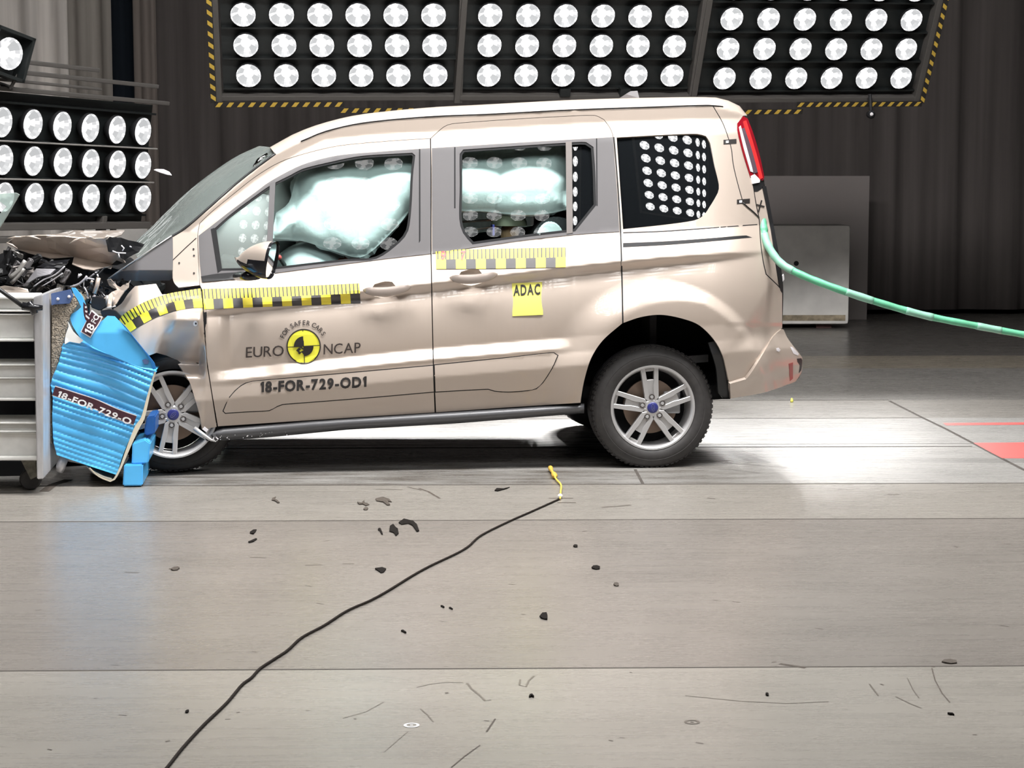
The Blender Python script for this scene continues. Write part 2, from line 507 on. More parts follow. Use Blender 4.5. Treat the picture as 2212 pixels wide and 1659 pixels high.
def side(px, py):
    x = np.clip(np.asarray(px, float), X0, X1 - 1.01) - X0
    y = np.clip(np.asarray(py, float), Y0_, Y1_ - 1.01) - Y0_
    xi, yi = x.astype(int), y.astype(int); fx, fy = x - xi, y - yi
    return (S[yi, xi] * (1 - fx) * (1 - fy) + S[yi, xi + 1] * fx * (1 - fy) + S[yi + 1, xi] * (1 - fx) * fy + S[yi + 1, xi + 1] * fx * fy)

def surf(px, py, fn=side, off=0.0):
    return cmap(px, py, fn(px, py) + off)

def surf_normals(px, py, fn):
    e = 1.6
    a = surf(px + e, py, fn) - surf(px - e, py, fn)
    b = surf(px, py + e, fn) - surf(px, py - e, fn)
    n = np.cross(a, b)
    n /= np.linalg.norm(n, axis=-1, keepdims=True) + 1e-12
    n[n[:, 1] > 0] *= -1          # face the near side (-Y)
    return n

def panel(name, outline, m, parent, holes=(), fn=side, off=0.0, step=7.0, thick=0.012, mirror=False, smooth_outline=True, sharp=40):
    """curved sheet-metal panel: outline and holes traced on the side surface `fn`"""
    loops = [catmull(l, step * 1.6, True, sharp) if smooth_outline else list(l) for l in [outline, *holes]]
    pts, edges = [], []
    for l in loops:
        b = len(pts)
        pts += l
        edges += [(b + i, b + (i + 1) % len(l)) for i in range(len(l))]
    nb = len(pts)
    A = np.array(loops[0])
    xs = np.arange(A[:, 0].min() + step / 2, A[:, 0].max(), step); ys = np.arange(A[:, 1].min() + step / 2, A[:, 1].max(), step)
    XX, YY = np.meshgrid(xs, ys); XX, YY = XX.ravel(), YY.ravel()
    ok = inside(loops[0], XX, YY)
    for h in loops[1:]: ok &= ~inside(h, XX, YY)
    XX, YY = XX[ok], YY[ok]
    if len(XX):
        d = np.full(XX.shape, 1e9)
        for l in loops: d = np.minimum(d, seg_dist(l, XX, YY))
        XX, YY = XX[d > step * 0.45], YY[d > step * 0.45]
    allp = [Vector((float(p[0]), float(p[1]))) for p in pts] + [Vector((float(a), float(b))) for a, b in zip(XX, YY)]
    ov, oe, of, *_ = geometry.delaunay_2d_cdt(allp, edges, [], 0, 1e-4)
    P = np.array([(v[0], v[1]) for v in ov])
    tri = np.array([f for f in of if len(f) == 3])
    c = P[tri].mean(1)
    ok = inside(loops[0], c[:, 0], c[:, 1])
    for h in loops[1:]: ok &= ~inside(h, c[:, 0], c[:, 1])
    tri = tri[ok]
    pos = surf(P[:, 0], P[:, 1], fn, off); nor = surf_normals(P[:, 0], P[:, 1], fn)
    if mirror:
        pos[:, 1] = CAR_W - pos[:, 1]; nor[:, 1] *= -1
    # orient
    t0 = pos[tri]
    fnorm = np.cross(t0[:, 1] - t0[:, 0], t0[:, 2] - t0[:, 0])
    flip = (fnorm * nor[tri].mean(1)).sum(1) < 0
    tri[flip] = tri[flip][:, ::-1]
    # boundary edges
    cnt = {}
    for f in tri:
        for i in range(3):
            a, b = int(f[i]), int(f[(i + 1) % 3])
            cnt[(min(a, b), max(a, b))] = None if (min(a, b), max(a, b)) in cnt else (a, b)
    bnd = [v for v in cnt.values() if v]
    verts = [tuple(p) for p in pos]
    faces = [tuple(int(i) for i in f) for f in tri]
    ln = [tuple(nor[i]) for f in faces for i in f]
    if thick:
        inner = {}
        for a, b in bnd:
            for i in (a, b):
                if i not in inner:
                    inner[i] = len(verts)
                    q = np.array(pos[i]) - nor[i] * thick
                    verts.append(tuple(q))
        for a, b in bnd:
            f = (b, a, inner[a], inner[b])
            faces.append(f)
            v = [np.array(verts[i]) for i in f]
            n = np.cross(v[1] - v[0], v[2] - v[0]); n = n / (np.linalg.norm(n) + 1e-12)
            ln += [tuple(n)] * 4
    me = bpy.data.meshes.new(name)
    me.from_pydata(verts, [], faces)
    me.polygons.foreach_set('use_smooth', [True] * len(me.polygons))
    me.update()
    me.normals_split_custom_set(ln)
    return link(name, me, parent, m)

def px_mesh(name, quads, mats, parent, fn=side, off=-0.002, mi=None, tris=None):
    """flat print laid on a surface: list of pixel polygons"""
    v, f = [], []
    for q in quads:
        b = len(v); v += list(q); f.append(tuple(range(b, b + len(q))))
    A = np.array(v, float)
    pos = surf(A[:, 0], A[:, 1], fn, off)
    return from_pydata(name, pos, f, mats, parent, mi=mi)

_text_cache = {}
def text_polys(s, bold=0.0, spacing=1.0):
    key = (s, bold, spacing)
    if key in _text_cache: return _text_cache[key]
    cu = bpy.data.curves.new('t', 'FONT')
    cu.body = s; cu.size = 1.0; cu.offset = bold; cu.space_character = spacing; cu.resolution_u = 3
    o = bpy.data.objects.new('t', cu); COL.objects.link(o)
    bpy.context.view_layer.update()
    dg = bpy.context.evaluated_depsgraph_get()
    me = bpy.data.meshes.new_from_object(o.evaluated_get(dg))
    v = np.array([tuple(p.co) for p in me.vertices]); f = [tuple(p.vertices) for p in me.polygons]
    bpy.data.objects.remove(o); bpy.data.curves.remove(cu); bpy.data.meshes.remove(me)
    _text_cache[key] = (v, f)
    return v, f

def glyph_line(s, bold=0.0, spacing=1.0):
    """letters set one by one; the digit one gets a proper flag"""
    cap = text_polys('H', bold)[0][:, 1].max()
    V, F, x = [], [], 0.0
    for ch in s:
        if ch == ' ': x += .28; continue
        if ch == '1':
            b = bold
            v = np.array([(.16 - b, 0, 0), (.27 + b, 0, 0), (.27 + b, cap, 0), (.19 - b, cap, 0), (.02, cap * .84, 0), (.05, cap * .66 - b, 0), (.16 - b, cap * .77 - b, 0)]); f = [tuple(range(7))]
        else:
            v, f = text_polys(ch, bold); v = v.copy(); v[:, 0] -= v[:, 0].min()
        k = len(V)
        V += [(p[0] + x, p[1], 0) for p in v]; F += [tuple(i + k for i in q) for q in f]
        x += v[:, 0].max() + (.05 if ch in 'RFP' else .085) * spacing
    return np.array(V), F

def print_text(name, s, m, parent, origin, xdir, ydir, fn=side, off=-0.003, bold=0.0, spacing=1.0, fit=None):
    """text whose unit box is mapped to pixels: origin + x*xdir + y*ydir; fit=(width, height) in pixels along the dirs"""
    v, f = glyph_line(s, bold, spacing)
    v[:, 0] -= v[:, 0].min(); v[:, 1] -= v[:, 1].min()
    w, h = v[:, 0].max(), v[:, 1].max()
    if fit: v[:, 0] *= fit[0] / w; v[:, 1] *= fit[1] / h
    px = origin[0] + v[:, 0] * xdir[0] + v[:, 1] * ydir[0]
    py = origin[1] + v[:, 0] * xdir[1] + v[:, 1] * ydir[1]
    pos = surf(px, py, fn, off)
    return from_pydata(name, pos, f, m, parent)

# ------------------------------------------------------------------ hall
hall_y = 21.4
def quad(name, pts, m, parent=None):
    return from_pydata(name, pts, [tuple(range(len(pts)))], m, parent)

def wy(py):
    """world depth of a floor line that crosses the picture's middle column at py"""
    return floor_pt(1106, py).y

slabs = [(-3.0, wy(1444), (0.47, 0.435, 0.385)), (wy(1444), wy(1123.5), (0.35, 0.315, 0.283)),
         (wy(1123.5), wy(1047), (0.44, 0.405, 0.36)), (wy(1047), wy(967), (0.54, 0.52, 0.49)), (wy(967), wy(905), (0.60, 0.58, 0.55)),
         (wy(905), wy(866), (0.45, 0.42, 0.38)), (wy(866), wy(797), (0.36, 0.34, 0.315)), (wy(797), wy(770), (0.40, 0.35, 0.28)), (wy(770), 24.0, (0.20, 0.185, 0.17))]  # far slab's dark tone stands for shade and dark reflections there
fl_v, fl_f, fl_m = [], [], []
for i, (a, b, c) in enumerate(slabs):
    k = len(fl_v)
    fl_v += [(-9, a, 0), (9, a, 0), (9, b, 0), (-9, b, 0)]
    fl_f.append((k, k + 1, k + 2, k + 3)); fl_m.append(i)
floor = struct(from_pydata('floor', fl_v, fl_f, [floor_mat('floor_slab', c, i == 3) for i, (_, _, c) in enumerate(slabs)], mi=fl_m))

def floor_strip(name, px_pts, width, m, parent=floor, z=0.0008):
    """thin mark on the floor following a pixel polyline; width in metres"""
    P = [floor_pt(x, y) for x, y in px_pts]
    n = len(P); ws = width if isinstance(width, (list, tuple)) else [width] * n
    v, f = [], []
    for i, p in enumerate(P):
        t = (P[min(i + 1, n - 1)] - P[max(i - 1, 0)]).normalized()
        s = Vector((-t.y, t.x, 0)) * ws[i] / 2
        v += [(p.x + s.x, p.y + s.y, z), (p.x - s.x, p.y - s.y, z)]
    f = [(2 * i, 2 * i + 1, 2 * i + 3, 2 * i + 2) for i in range(n - 1)]
    return from_pydata(name, v, f, m, parent)

for py, w in ((1444, .010), (1123.5, .016), (1047, .020), (967, .028), (961, .010), (905, .02), (866, .02)):
    y = wy(py)
    xr = floor_pt(1923 if py == 866 else (1994 if py == 905 else 2105 if py in (967, 961) else 3000), py).x
    from_pydata('floor_joint', [(-8.9, y - w / 2, .0006), (min(xr, 8.9), y - w / 2, .0006), (min(xr, 8.9), y + w / 2, .0006), (-8.9, y + w / 2, .0006)], [(0, 1, 2, 3)], M['joint'], floor)
floor_strip('floor_joint', [(1921, 866), (1994, 903), (2040, 925), (2105, 959), (2140, 978), (2260, 1040)], .022, M['joint'])
floor_strip('floor_joint', [(1372, 1014), (1389, 1046)], .016, M['joint'])
def floor_patch(name, px_pts, m, parent=floor, z=0.0009):
    P = [floor_pt(x, y) for x, y in px_pts]
    return from_pydata(name, [(p.x, p.y, z) for p in P], [tuple(range(len(P)))], m, parent)
floor_patch('painted_stripe', [(2037, 914), (2300, 912), (2300, 917), (2044, 919)], M['red_paint'])
floor_patch('painted_band', [(2103, 957), (2400, 954), (2400, 990), (2165, 990), (2140, 977)], M['red_paint'])
# scuffs
for pts, w, m in [
    ([(905, 1055), (925, 1062), (950, 1077)], .012, 'scuff'), ([(880, 1052), (910, 1059)], .01, 'scuff'),
    ([(1186, 1076.5), (1238, 1076.5)], .016, 'scuff'), ([(1204, 1086), (1244, 1086)], .016, 'scuff'),
    ([(1300, 1096), (1330, 1094), (1362, 1091)], .02, 'scuff_soft'),
    ([(1009, 1476), (1018, 1488), (1036, 1502), (1048, 1514), (1060, 1512)], .007, 'scuff_soft'),
    ([(1124, 1468), (1122, 1480), (1136, 1484), (1143, 1470), (1154, 1460)], .006, 'scuff_soft'),
    ([(975, 1658), (1005, 1633), (1037, 1610)], .004, 'scuff'), ([(909, 1532), (924, 1545), (936, 1560)], .004, 'scuff_soft'),
    ([(1070, 1553), (1060, 1568), (1051, 1581)], .005, 'scuff'), ([(830, 1625), (855, 1603), (882, 1580)], .002, 'scuff_soft'),
    ([(900, 1485), (930, 1478), (965, 1474), (1000, 1475)], .004, 'scuff_soft'), ([(740, 1552), (790, 1538), (830, 1516)], .003, 'scuff_soft'),
    ([(2013, 1444), (2020, 1470), (2035, 1498), (2052, 1518)], .004, 'scuff'), ([(1960, 1465), (1972, 1490), (1985, 1508)], .003, 'scuff_soft'),
    ([(1878, 1478), (1897, 1503)], .005, 'scuff_soft'), ([(1935, 1505), (1965, 1520), (1990, 1530)], .005, 'scuff_soft'),
    ([(1684, 1434), (1710, 1438), (1740, 1443)], .016, 'scuff'), ([(2034, 1430), (2052, 1431), (2066, 1432)], .022, 'scuff'),
    ([(1480, 1503), (1600, 1515), (1700, 1520), (1790, 1516)], .004, 'scuff_soft'),
    ([(812, 1057), (870, 1058)], .01, 'scuff_soft'), ([(2062, 1180), (2068, 1183)], .006, 'scuff'),
    ([(1810, 1056), (1828, 1058)], .03, 'scuff_soft'), ([(1918, 1069), (1940, 1068)], .02, 'scuff_soft'), ([(1528, 1076), (1545, 1078)], .012, 'scuff'),
    ([(660, 1221), (695, 1220)], .01, 'scuff_soft'), ([(740, 1218), (765, 1218)], .01, 'scuff_soft'), ([(540, 1204), (575, 1205)], .01, 'scuff_soft'),
    ([(365, 1229), (388, 1229)], .018, 'scuff'), ([(270, 1236), (300, 1237)], .014, 'scuff_soft'), ([(95, 1062), (115, 1047), (150, 1036)], .05, 'scuff')]:
    floor_strip('floor_scuff', pts, w, M[m])
rs = random.Random(3)
for i in range(34):
    x, y = rs.uniform(30, 2190), rs.uniform(1130, 1640)
    L = rs.uniform(4, 18)
    floor_strip('floor_scuff', [(x, y), (x + L, y + rs.uniform(-2, 3))], rs.uniform(.003, .008), M[rs.choice(['scuff_soft', 'scuff_soft', 'scuff'])])
# rubber streaks along the car with its shadow and reflection painted in
for pts, w in (([(1010, 1006), (1120, 1004), (1240, 1003)], .06), ([(560, 1012), (700, 1012), (840, 1010)], .05), ([(860, 1018), (950, 1016), (1030, 1020)], .04),
               ([(1560, 1000), (1640, 1004), (1700, 1010)], .04), ([(1500, 1010), (1580, 1014), (1640, 1022)], .03)):
    floor_strip('tyre_mark_shade', pts, w, M['tyre_mark_shade'])
# small oval covers let into the floor
for (x, y, ring, dot) in ((889, 1567, 'white_print', 'scuff'), (1495, 1560, 'scuff_soft', 'scuff_soft')):
    c = floor_pt(x, y)
    bm = bmesh.new()
    a = [bm.verts.new((c.x + .022 * math.cos(t * math.pi / 12), c.y + .022 * math.sin(t * math.pi / 12), .001)) for t in range(24)]
    b = [bm.verts.new((c.x + .014 * math.cos(t * math.pi / 12), c.y + .014 * math.sin(t * math.pi / 12), .001)) for t in range(24)]
    for t in range(24): bm.faces.new((a[t], a[(t + 1) % 24], b[(t + 1) % 24], b[t]))
    bm.faces.new([bm.verts.new((c.x + .005 * math.cos(t * math.pi / 6), c.y + .005 * math.sin(t * math.pi / 6), .001)) for t in range(12)])
    from_bm('floor_socket', bm, M[ring], floor)

M['wall'] = mat('dark_hall_wall', (0.035, 0.033, 0.032), 0.9, 0, 0.1)
def box_obj(name, lo, hi, m, parent=None, bevel=0.0):
    bm = bmesh.new()
    bm_box(bm, [h - l for l, h in zip(lo, hi)], loc=[(l + h) / 2 for l, h in zip(lo, hi)], bevel=bevel)
    return from_bm(name, bm, m, parent)
struct(box_obj('wall_back', (-9.2, 22.6, 0), (9.2, 22.8, 8), M['wall']))
struct(box_obj('wall_left', (-9.2, -3, 0), (-9.0, 22.6, 8), M['wall']))
struct(box_obj('wall_right', (9.0, -3, 0), (9.2, 22.6, 8), M['wall']))
struct(box_obj('wall_front', (-9.2, -3.2, 0), (9.2, -3.0, 8), M['wall']))
struct(box_obj('ceiling', (-9.2, -3.2, 8), (9.2, 22.8, 8.2), M['wall']))

def curtain(name, x0p, x1p, y, m, label, z0=0.06, z1=7.6, seed=1, amp=.05, per=.35, ref_y=500):
    """hanging cloth with irregular vertical folds between two picture columns, at world depth y"""
    xa, xb = depth_pt(x0p, ref_y, y).x, depth_pt(x1p, ref_y, y).x
    r = random.Random(seed)
    ph = [(r.uniform(.55, 1.9) * 2 * math.pi / per, r.uniform(0, 6.28), r.uniform(.3, 1)) for _ in range(5)]
    n = max(30, int((xb - xa) / .025))
    zs = np.linspace(z0, z1, 10)
    v, f = [], []
    tot = sum(p[2] for p in ph)
    for z in zs:
        for i in range(n + 1):
            x = xa + (xb - xa) * i / n
            d = sum(a * math.sin(k * x + p + .12 * z) for k, p, a in ph) / tot
            d = math.copysign(abs(d) ** .7, d) * amp
            v.append((x, y + d, z))
    for j in range(len(zs) - 1):
        for i in range(n):
            a = j * (n + 1) + i
            f.append((a, a + 1, a + n + 2, a + n + 1))
    o = from_pydata(name, v, f, m, smooth=True)
    sm = o.modifiers.new('thickness', 'SOLIDIFY'); sm.thickness = .006
    return tag(o, label, 'curtain')
curtain('curtain', 330, 3900, hall_y, curtain_mat('dark_brown_curtain', (0.085, 0.074, 0.070)), 'wide dark brown pleated curtain hanging behind the car', seed=4, amp=.07, per=.62)
curtain('curtain', 150, 252, hall_y - .1, curtain_mat('mid_grey_curtain_end', (0.26, 0.235, 0.21)), 'mid grey-brown strip, darker right end of the pale curtain beside the blue-black gap', seed=6, amp=.08, per=.4)  # darker right end of the pale curtain, made as a separate strip
curtain('curtain', -1600, 158, hall_y - .3, curtain_mat('lamplit_grey_curtain', (0.62, 0.57, 0.525)), 'pleated curtain behind the left lamp bank, coloured pale as lit by its lamps', seed=9, amp=.10, per=.6)  # lamp light on this curtain is put into its pale colour
curtain('curtain', 240, 300, hall_y + .15, curtain_mat('blue_black_curtain', (0.010, 0.013, 0.018)), 'narrow blue-black curtain strip in the gap right of the mid grey strip', seed=2, amp=.03, per=.3)
curtain('curtain', 296, 345, hall_y - .1, curtain_mat('lit_edge_curtain', (0.16, 0.135, 0.12)), 'narrow curtain strip coloured brown as a lit edge right of the blue-black gap', seed=5, amp=.06, per=.25)  # lit curtain edge, its light put into the browner tone

# panel in place of a lighter curtain patch; concrete blocks at the back
p = depth_pt(1560, 380, 20.6); q = depth_pt(1876, 500, 20.6)
tag(box_obj('lighter_patch_panel', (p.x, 20.6, 0.0), (q.x, 20.66, p.z), mat('lighter_taupe', (0.20, 0.175, 0.165), .8)), 'taupe panel in place of a lighter curtain patch, behind the pale concrete block', 'board')
def block(x0, x1, y0, y1, dep, label, thick=.5, feet=True):
    a, b = depth_pt(x0, y0, dep), depth_pt(x1, y1, dep)
    t = thing('concrete_block', label, 'block', ((a.x + b.x) / 2, dep + thick / 2, 0))
    L = b.x - a.x; zt, zb = a.z, b.z
    bm = bmesh.new(); bm_box(bm, (L, thick, zt - zb), loc=(0, 0, (zt + zb) / 2), bevel=.04)
    o = from_bm('block_body', bm, M['concrete'], t, True, 40)
    bm = bmesh.new(); bm_box(bm, (L - .08, .004, .06), loc=(0, -thick / 2 - .001, zb + .07))
    from_bm('stained_edge', bm, M['concrete_dirty'], t)
    if feet:
        for s in (-1, 1):
            bm = bmesh.new(); bm_box(bm, (.16, thick * .7, zb), loc=(s * (L / 2 - .25), 0, zb / 2))
            from_bm('foot', bm, mat('rusty_foot', (0.05, 0.02, 0.018), .8), t)
    return t
t = block(1520, 1834, 486, 701, 19.3, 'pale grey concrete block standing right behind the car tail')
hole = depth_pt(1720, 569, 19.3)
bm = bmesh.new(); bm_lathe(bm, [(.0, -.003), (.026, -.003), (.026, .01)], 20)
o = from_bm('drilled_hole', bm, M['seal'], t); o.location = Vector(hole) - t.location + Vector((0, -.002, 0))
block(180, 324, 489, 700, 18.5, 'pale grey concrete block half hidden behind the crushed bonnet')

# ------------------------------------------------------------------ lamp banks
def lamp_meshes(R=.1):
    """a round sealed-beam lamp: faceted bowl opening towards -Y, bulb, black can"""
    seg = 24
    bm = bmesh.new()
    prof = [(R, 0), (R * .93, .018), (R * .72, .040), (R * .42, .056), (R * .16, .062)]
    rings = []
    for r, y in prof:
        rings.append([bm.verts.new((r * math.cos(2 * math.pi * k / seg), y, r * math.sin(2 * math.pi * k / seg))) for k in range(seg)])
    for i in range(len(prof) - 1):
        for k in range(seg):
            f = bm.faces.new((rings[i][k], rings[i][(k + 1) % seg], rings[i + 1][(k + 1) % seg], rings[i + 1][k]))
            a = k * 360 / seg
            f.material_index = 2 if (i == 0 and k % 3 != 1) else (1 if (i in (1, 2) and (185 < a < 255 or 285 < a < 340 or 15 < a < 62 or 120 < a < 168)) else (2 if i == 1 and k % 2 else 0))
    f = bm.faces.new(rings[-1]); f.material_index = 0
    can = bmesh.new()
    bm_lathe(can, [(R, -.002), (R * 1.045, -.002), (R * 1.045, .022), (R * .5, .085), (0.001, .085)], seg)
    fix_normals(can)
    me, mc = bpy.data.meshes.new('lamp_bowl'), bpy.data.meshes.new('lamp_can')
    bm.to_mesh(me); bm.free(); can.to_mesh(mc); can.free()
    mc.polygons.foreach_set('use_smooth', [True] * len(mc.polygons))
    return me, mc

def lamp_mat(name, strength, grey):
    m = mat(name, (.5, .5, .5), .2, .8, emit=(1, .985, .97), estr=strength)
    g = mat(name + '_facet', (.02, .02, .02), .5, 0, emit=(.97, .985, 1), estr=grey)
    e = mat(name + '_rim', (.02, .02, .02), .5, 0, emit=(.98, .985, 1), estr=min(strength, grey * 1.25))
    return m, g, e

def bank(label, cat_group, origin, cx, cy, cols, rows, glow, spot, spot_size=22, margin=(.18, .15, .15, .16), facet=None, spot_rows=None, aim=None, spread=.75, power=1.0):
    """lamps at origin + c*cx + r*cy; returns root and a frame helper"""
    X = Vector(cx).normalized(); Z = -Vector(cy).normalized(); Z = (Z - X * Z.dot(X)).normalized()
    N = Z.cross(X)            # backwards
    B = Matrix((X, N, Z)).transposed()
    me, mc = lamp_meshes()
    for k_ in lamp_mat('lamp_glow', glow, facet if facet else glow * .14): me.materials.append(k_)
    mc.materials.append(M['dark'])
    ctr = Vector(origin) + Vector(cx) * (cols - 1) / 2 + Vector(cy) * (rows - 1) / 2
    t = bpy.data.objects.new('lamp_bank', None); COL.objects.link(t)
    t.empty_display_size = .2
    t.location = ctr; t.rotation_euler = B.to_euler()
    tag(t, label, 'lamp bank', cat_group)
    inv = B.inverted()
    w = Vector(cx).length * (cols - 1); h = Vector(cy).length * (rows - 1)
    lft, rgt, top, bot = margin
    bm = bmesh.new(); bm_box(bm, (w + .2 + lft + rgt - .1, .02, h + .2 + top + bot - .1), loc=((rgt - lft) / 2, .10, (top - bot) / 2))
    from_bm('back_board', bm, M['board'], t)
    for r in range(rows):
        for c in range(cols):
            p = inv @ (Vector(origin) + Vector(cx) * c + Vector(cy) * r - ctr)
            o = link('lamp', me, t); o.location = p
            k = link('lamp_can', mc, o)
            spot_e = spot * power
            if spot and (spot_rows is None or r in spot_rows):
                L = bpy.data.lights.new('lamp_beam', 'SPOT')
                L.energy = spot_e; L.spot_size = math.radians(spot_size); L.spot_blend = .8; L.shadow_soft_size = .04
                L.color = (1, .975, .945)
                lo = bpy.data.objects.new('lamp_beam', L); COL.objects.link(lo); lo.parent = o
                lo.location = (0, .0, 0)
                lw_ = Vector(origin) + Vector(cx) * c + Vector(cy) * r
                d = Vector((0, -1, 0)) if aim is None else (inv @ (Vector(aim) + Vector(((lw_.x - ctr.x) * spread, 0, 0)) - lw_)).normalized()
                lo.rotation_euler = d.to_track_quat('-Z', 'Y').to_euler()
    # shelf rails between rows
    dy = Vector(cy).length
    for r in range(rows + 1):
        z = h / 2 - (r - .5) * dy
        bm = bmesh.new(); bm_box(bm, (w + .2 + (lft + rgt) * .6, .05, .014), loc=((rgt - lft) / 2, .065, z))
        from_bm('rail', bm, M['board'], t)
    return t, w, h

def bars(t, specs, m='frame', name='frame_bar'):
    for size, loc in specs:
        bm = bmesh.new(); bm_box(bm, size, loc=loc, bevel=.006)
        from_bm(name, bm, M[m], t)

def hazard(t, p0, p1, wid, name='hazard_tape', y=0.0, lean=.6):
    """striped yellow-black tape from p0 to p1 (local x,z)"""
    a, b = Vector((p0[0], y, p0[1])), Vector((p1[0], y, p1[1]))
    d = b - a; L = d.length; d.normalize(); s = Vector((-d.z, 0, d.x))
    n = max(2, int(round(L / .088)))
    st = L / n
    bm = bmesh.new()
    bk = [bm.verts.new(p) for p in (a + s * wid / 2, b + s * wid / 2, b - s * wid / 2, a - s * wid / 2)]
    bm.faces.new(bk).material_index = 0
    for i in range(n):
        q = a + d * st * (i + .25)
        k = s * wid * .40; e = Vector((0, -.002, 0)); ln = d * wid * lean * .5
        f = bm.faces.new([bm.verts.new(p + e) for p in (q + k + ln, q + d * st * .42 + k + ln, q + d * st * .42 - k - ln, q - k - ln)])
        f.material_index = 1
    return from_bm(name, bm, [M['haz_black'], M['haz_yellow']], t)

def far_bank(label, r0c0, r0c5, r2c0, d0, d5, drow, rows=4, lab_group=None, **kw):
    o = depth_pt(*r0c0, d0)
    cx = (depth_pt(*r0c5, d5) - o) / 5
    cy = (depth_pt(*r2c0, d0 + drow) - o) / 2
    o2 = o - cy               # one more row above the picture
    return bank(label, lab_group, o2, cx, cy, 6, rows, FAR_GLOW, FAR_SPOT, facet=.66, **kw)

AIM = (.6, 9.6, 0.2)
tA, wA, hA = far_bank('overhead lamp bank above the front of the car', (525, 32), (936.5, 33), (537, 163.5), 15.0, 15.15, .24, margin=(.14, .15, .17, .17), aim=(-1.2, 11.2, .2))
tB, wB, hB = far_bank('middle overhead lamp bank between two grey posts', (1059, 33), (1462, 36), (1056, 163), 15.2, 15.5, .24, margin=(.15, .15, .17, .13), aim=(.6, 11.2, .2))
tC, wC, hC = far_bank('overhead lamp bank above the tail of the car', (1581, 41), (1969, 43.5), (1565, 169.5), 15.6, 16.0, .24, margin=(.15, .16, .17, .17), aim=(2.5, 11.7, .0), spot_size=27, spread=1.1, power=.42)
for t, w, h, L, R in ((tA, wA, hA, 1, 0), (tB, wB, hB, 0, 0), (tC, wC, hC, 0, 1)):
    zb = -h / 2 - .205; zt = h / 2 + .25
    bars(t, [((w + .5, .09, .045), (0, .05, zb - .0))])
    xl, xr = -w / 2 - .225, w / 2 + .225
    bars(t, [((.05, .10, h + .5), (xl, .05, 0)), ((.05, .10, h + .5), (xr, .05, 0))])
    if L:
        hazard(t, (xl - .045, zt), (xl - .045, zb - .03), .05, y=-.012)
        hazard(t, (xl - .04, zb - .045), (xl + 1.02, zb - .045), .05, y=-.012)
        hazard(t, (xl + .98, zb - .10), (xr + .26, zb - .10), .05, y=-.012)
    if R:
        hazard(t, (xr + .045, zb - .03), (xr + .045, zt), .05, y=-.012)
        hazard(t, (xl + .95, zb - .035), (xr + .05, zb - .035), .05, y=-.012)
        hazard(t, (xl + .1, zb - .10), (xl + 1.02, zb - .10), .05, y=-.012)
    if not (L or R):
        hazard(t, (xl - .05, zb - .10), (xr, zb - .10), .05, y=-.012)
        bars(t, [((.09, .08, .07), (-.1, .03, zb + .05)), ((.09, .08, .07), (.42, .03, zb + .05))], 'board', 'cable_box')
    # hoist cables
    for sx in (-1, 1):
        inv = t.rotation_euler.to_matrix().inverted()
        bm = bmesh.new()
        a = Vector((sx * w * .35, .12, h / 2 + .2)); up = inv @ Vector((0, 0, 1))
        zt_w = t.location.z + (t.rotation_euler.to_matrix() @ a).z
        bm_tube(bm, [a, a + up * (7.98 - zt_w)], .008, 8)
        from_bm('hoist_cable', bm, M['steel'], t)

# left bank, turned towards the car
oL = depth_pt(5, 264, 12.35)
cxL = (depth_pt(309, 284, 13.75) - oL) / 5
cyL = (depth_pt(9, 426, 12.45) - oL) / 2
tL, wL, hL = bank('lamp bank at far left above the crushed bonnet', None, oL, cxL, cyL, 6, 3, 1.15, LEFT_SPOT, facet=.60, margin=(.2, .12, .14, .15), aim=(-1.2, 10.0, .6))
zz = hL / 2
bars(tL, [((wL + .5, .05, .03), (0, .02, zz + .215)), ((wL + .4, .05, .03), (-.05, .06, zz + .33)), ((wL - .35, .06, .03), (-.35, .10, zz + .40)), ((wL - .35, .05, .02), (-.35, .06, zz + .27)),
          ((wL + .4, .06, .05), (0, .05, -zz - .20)), ((wL - .3, .06, .04), (-.3, .05, -zz - .29)), ((.05, .06, .3), (wL / 2 - .35, .06, -zz - .28))])
bars(tL, [((wL + .3, .012, .012), (0, -.005, zz - .5 * Vector(cyL).length)), ((wL + .3, .012, .012), (0, -.005, zz - 1.5 * Vector(cyL).length))], 'crumple_metal', 'front_rod')
inv = tL.rotation_euler.to_matrix().inverted()
for sx in (-1, 1):
    bm = bmesh.new()
    a = Vector((sx * wL * .42, .14, -hL / 2 - .1)); dn = inv @ Vector((0, 0, -1))
    zw = tL.location.z + (tL.rotation_euler.to_matrix() @ a).z
    bm_tube(bm, [a, a + dn * zw], .025, 10)
    from_bm('support_post', bm, M['frame'], tL)

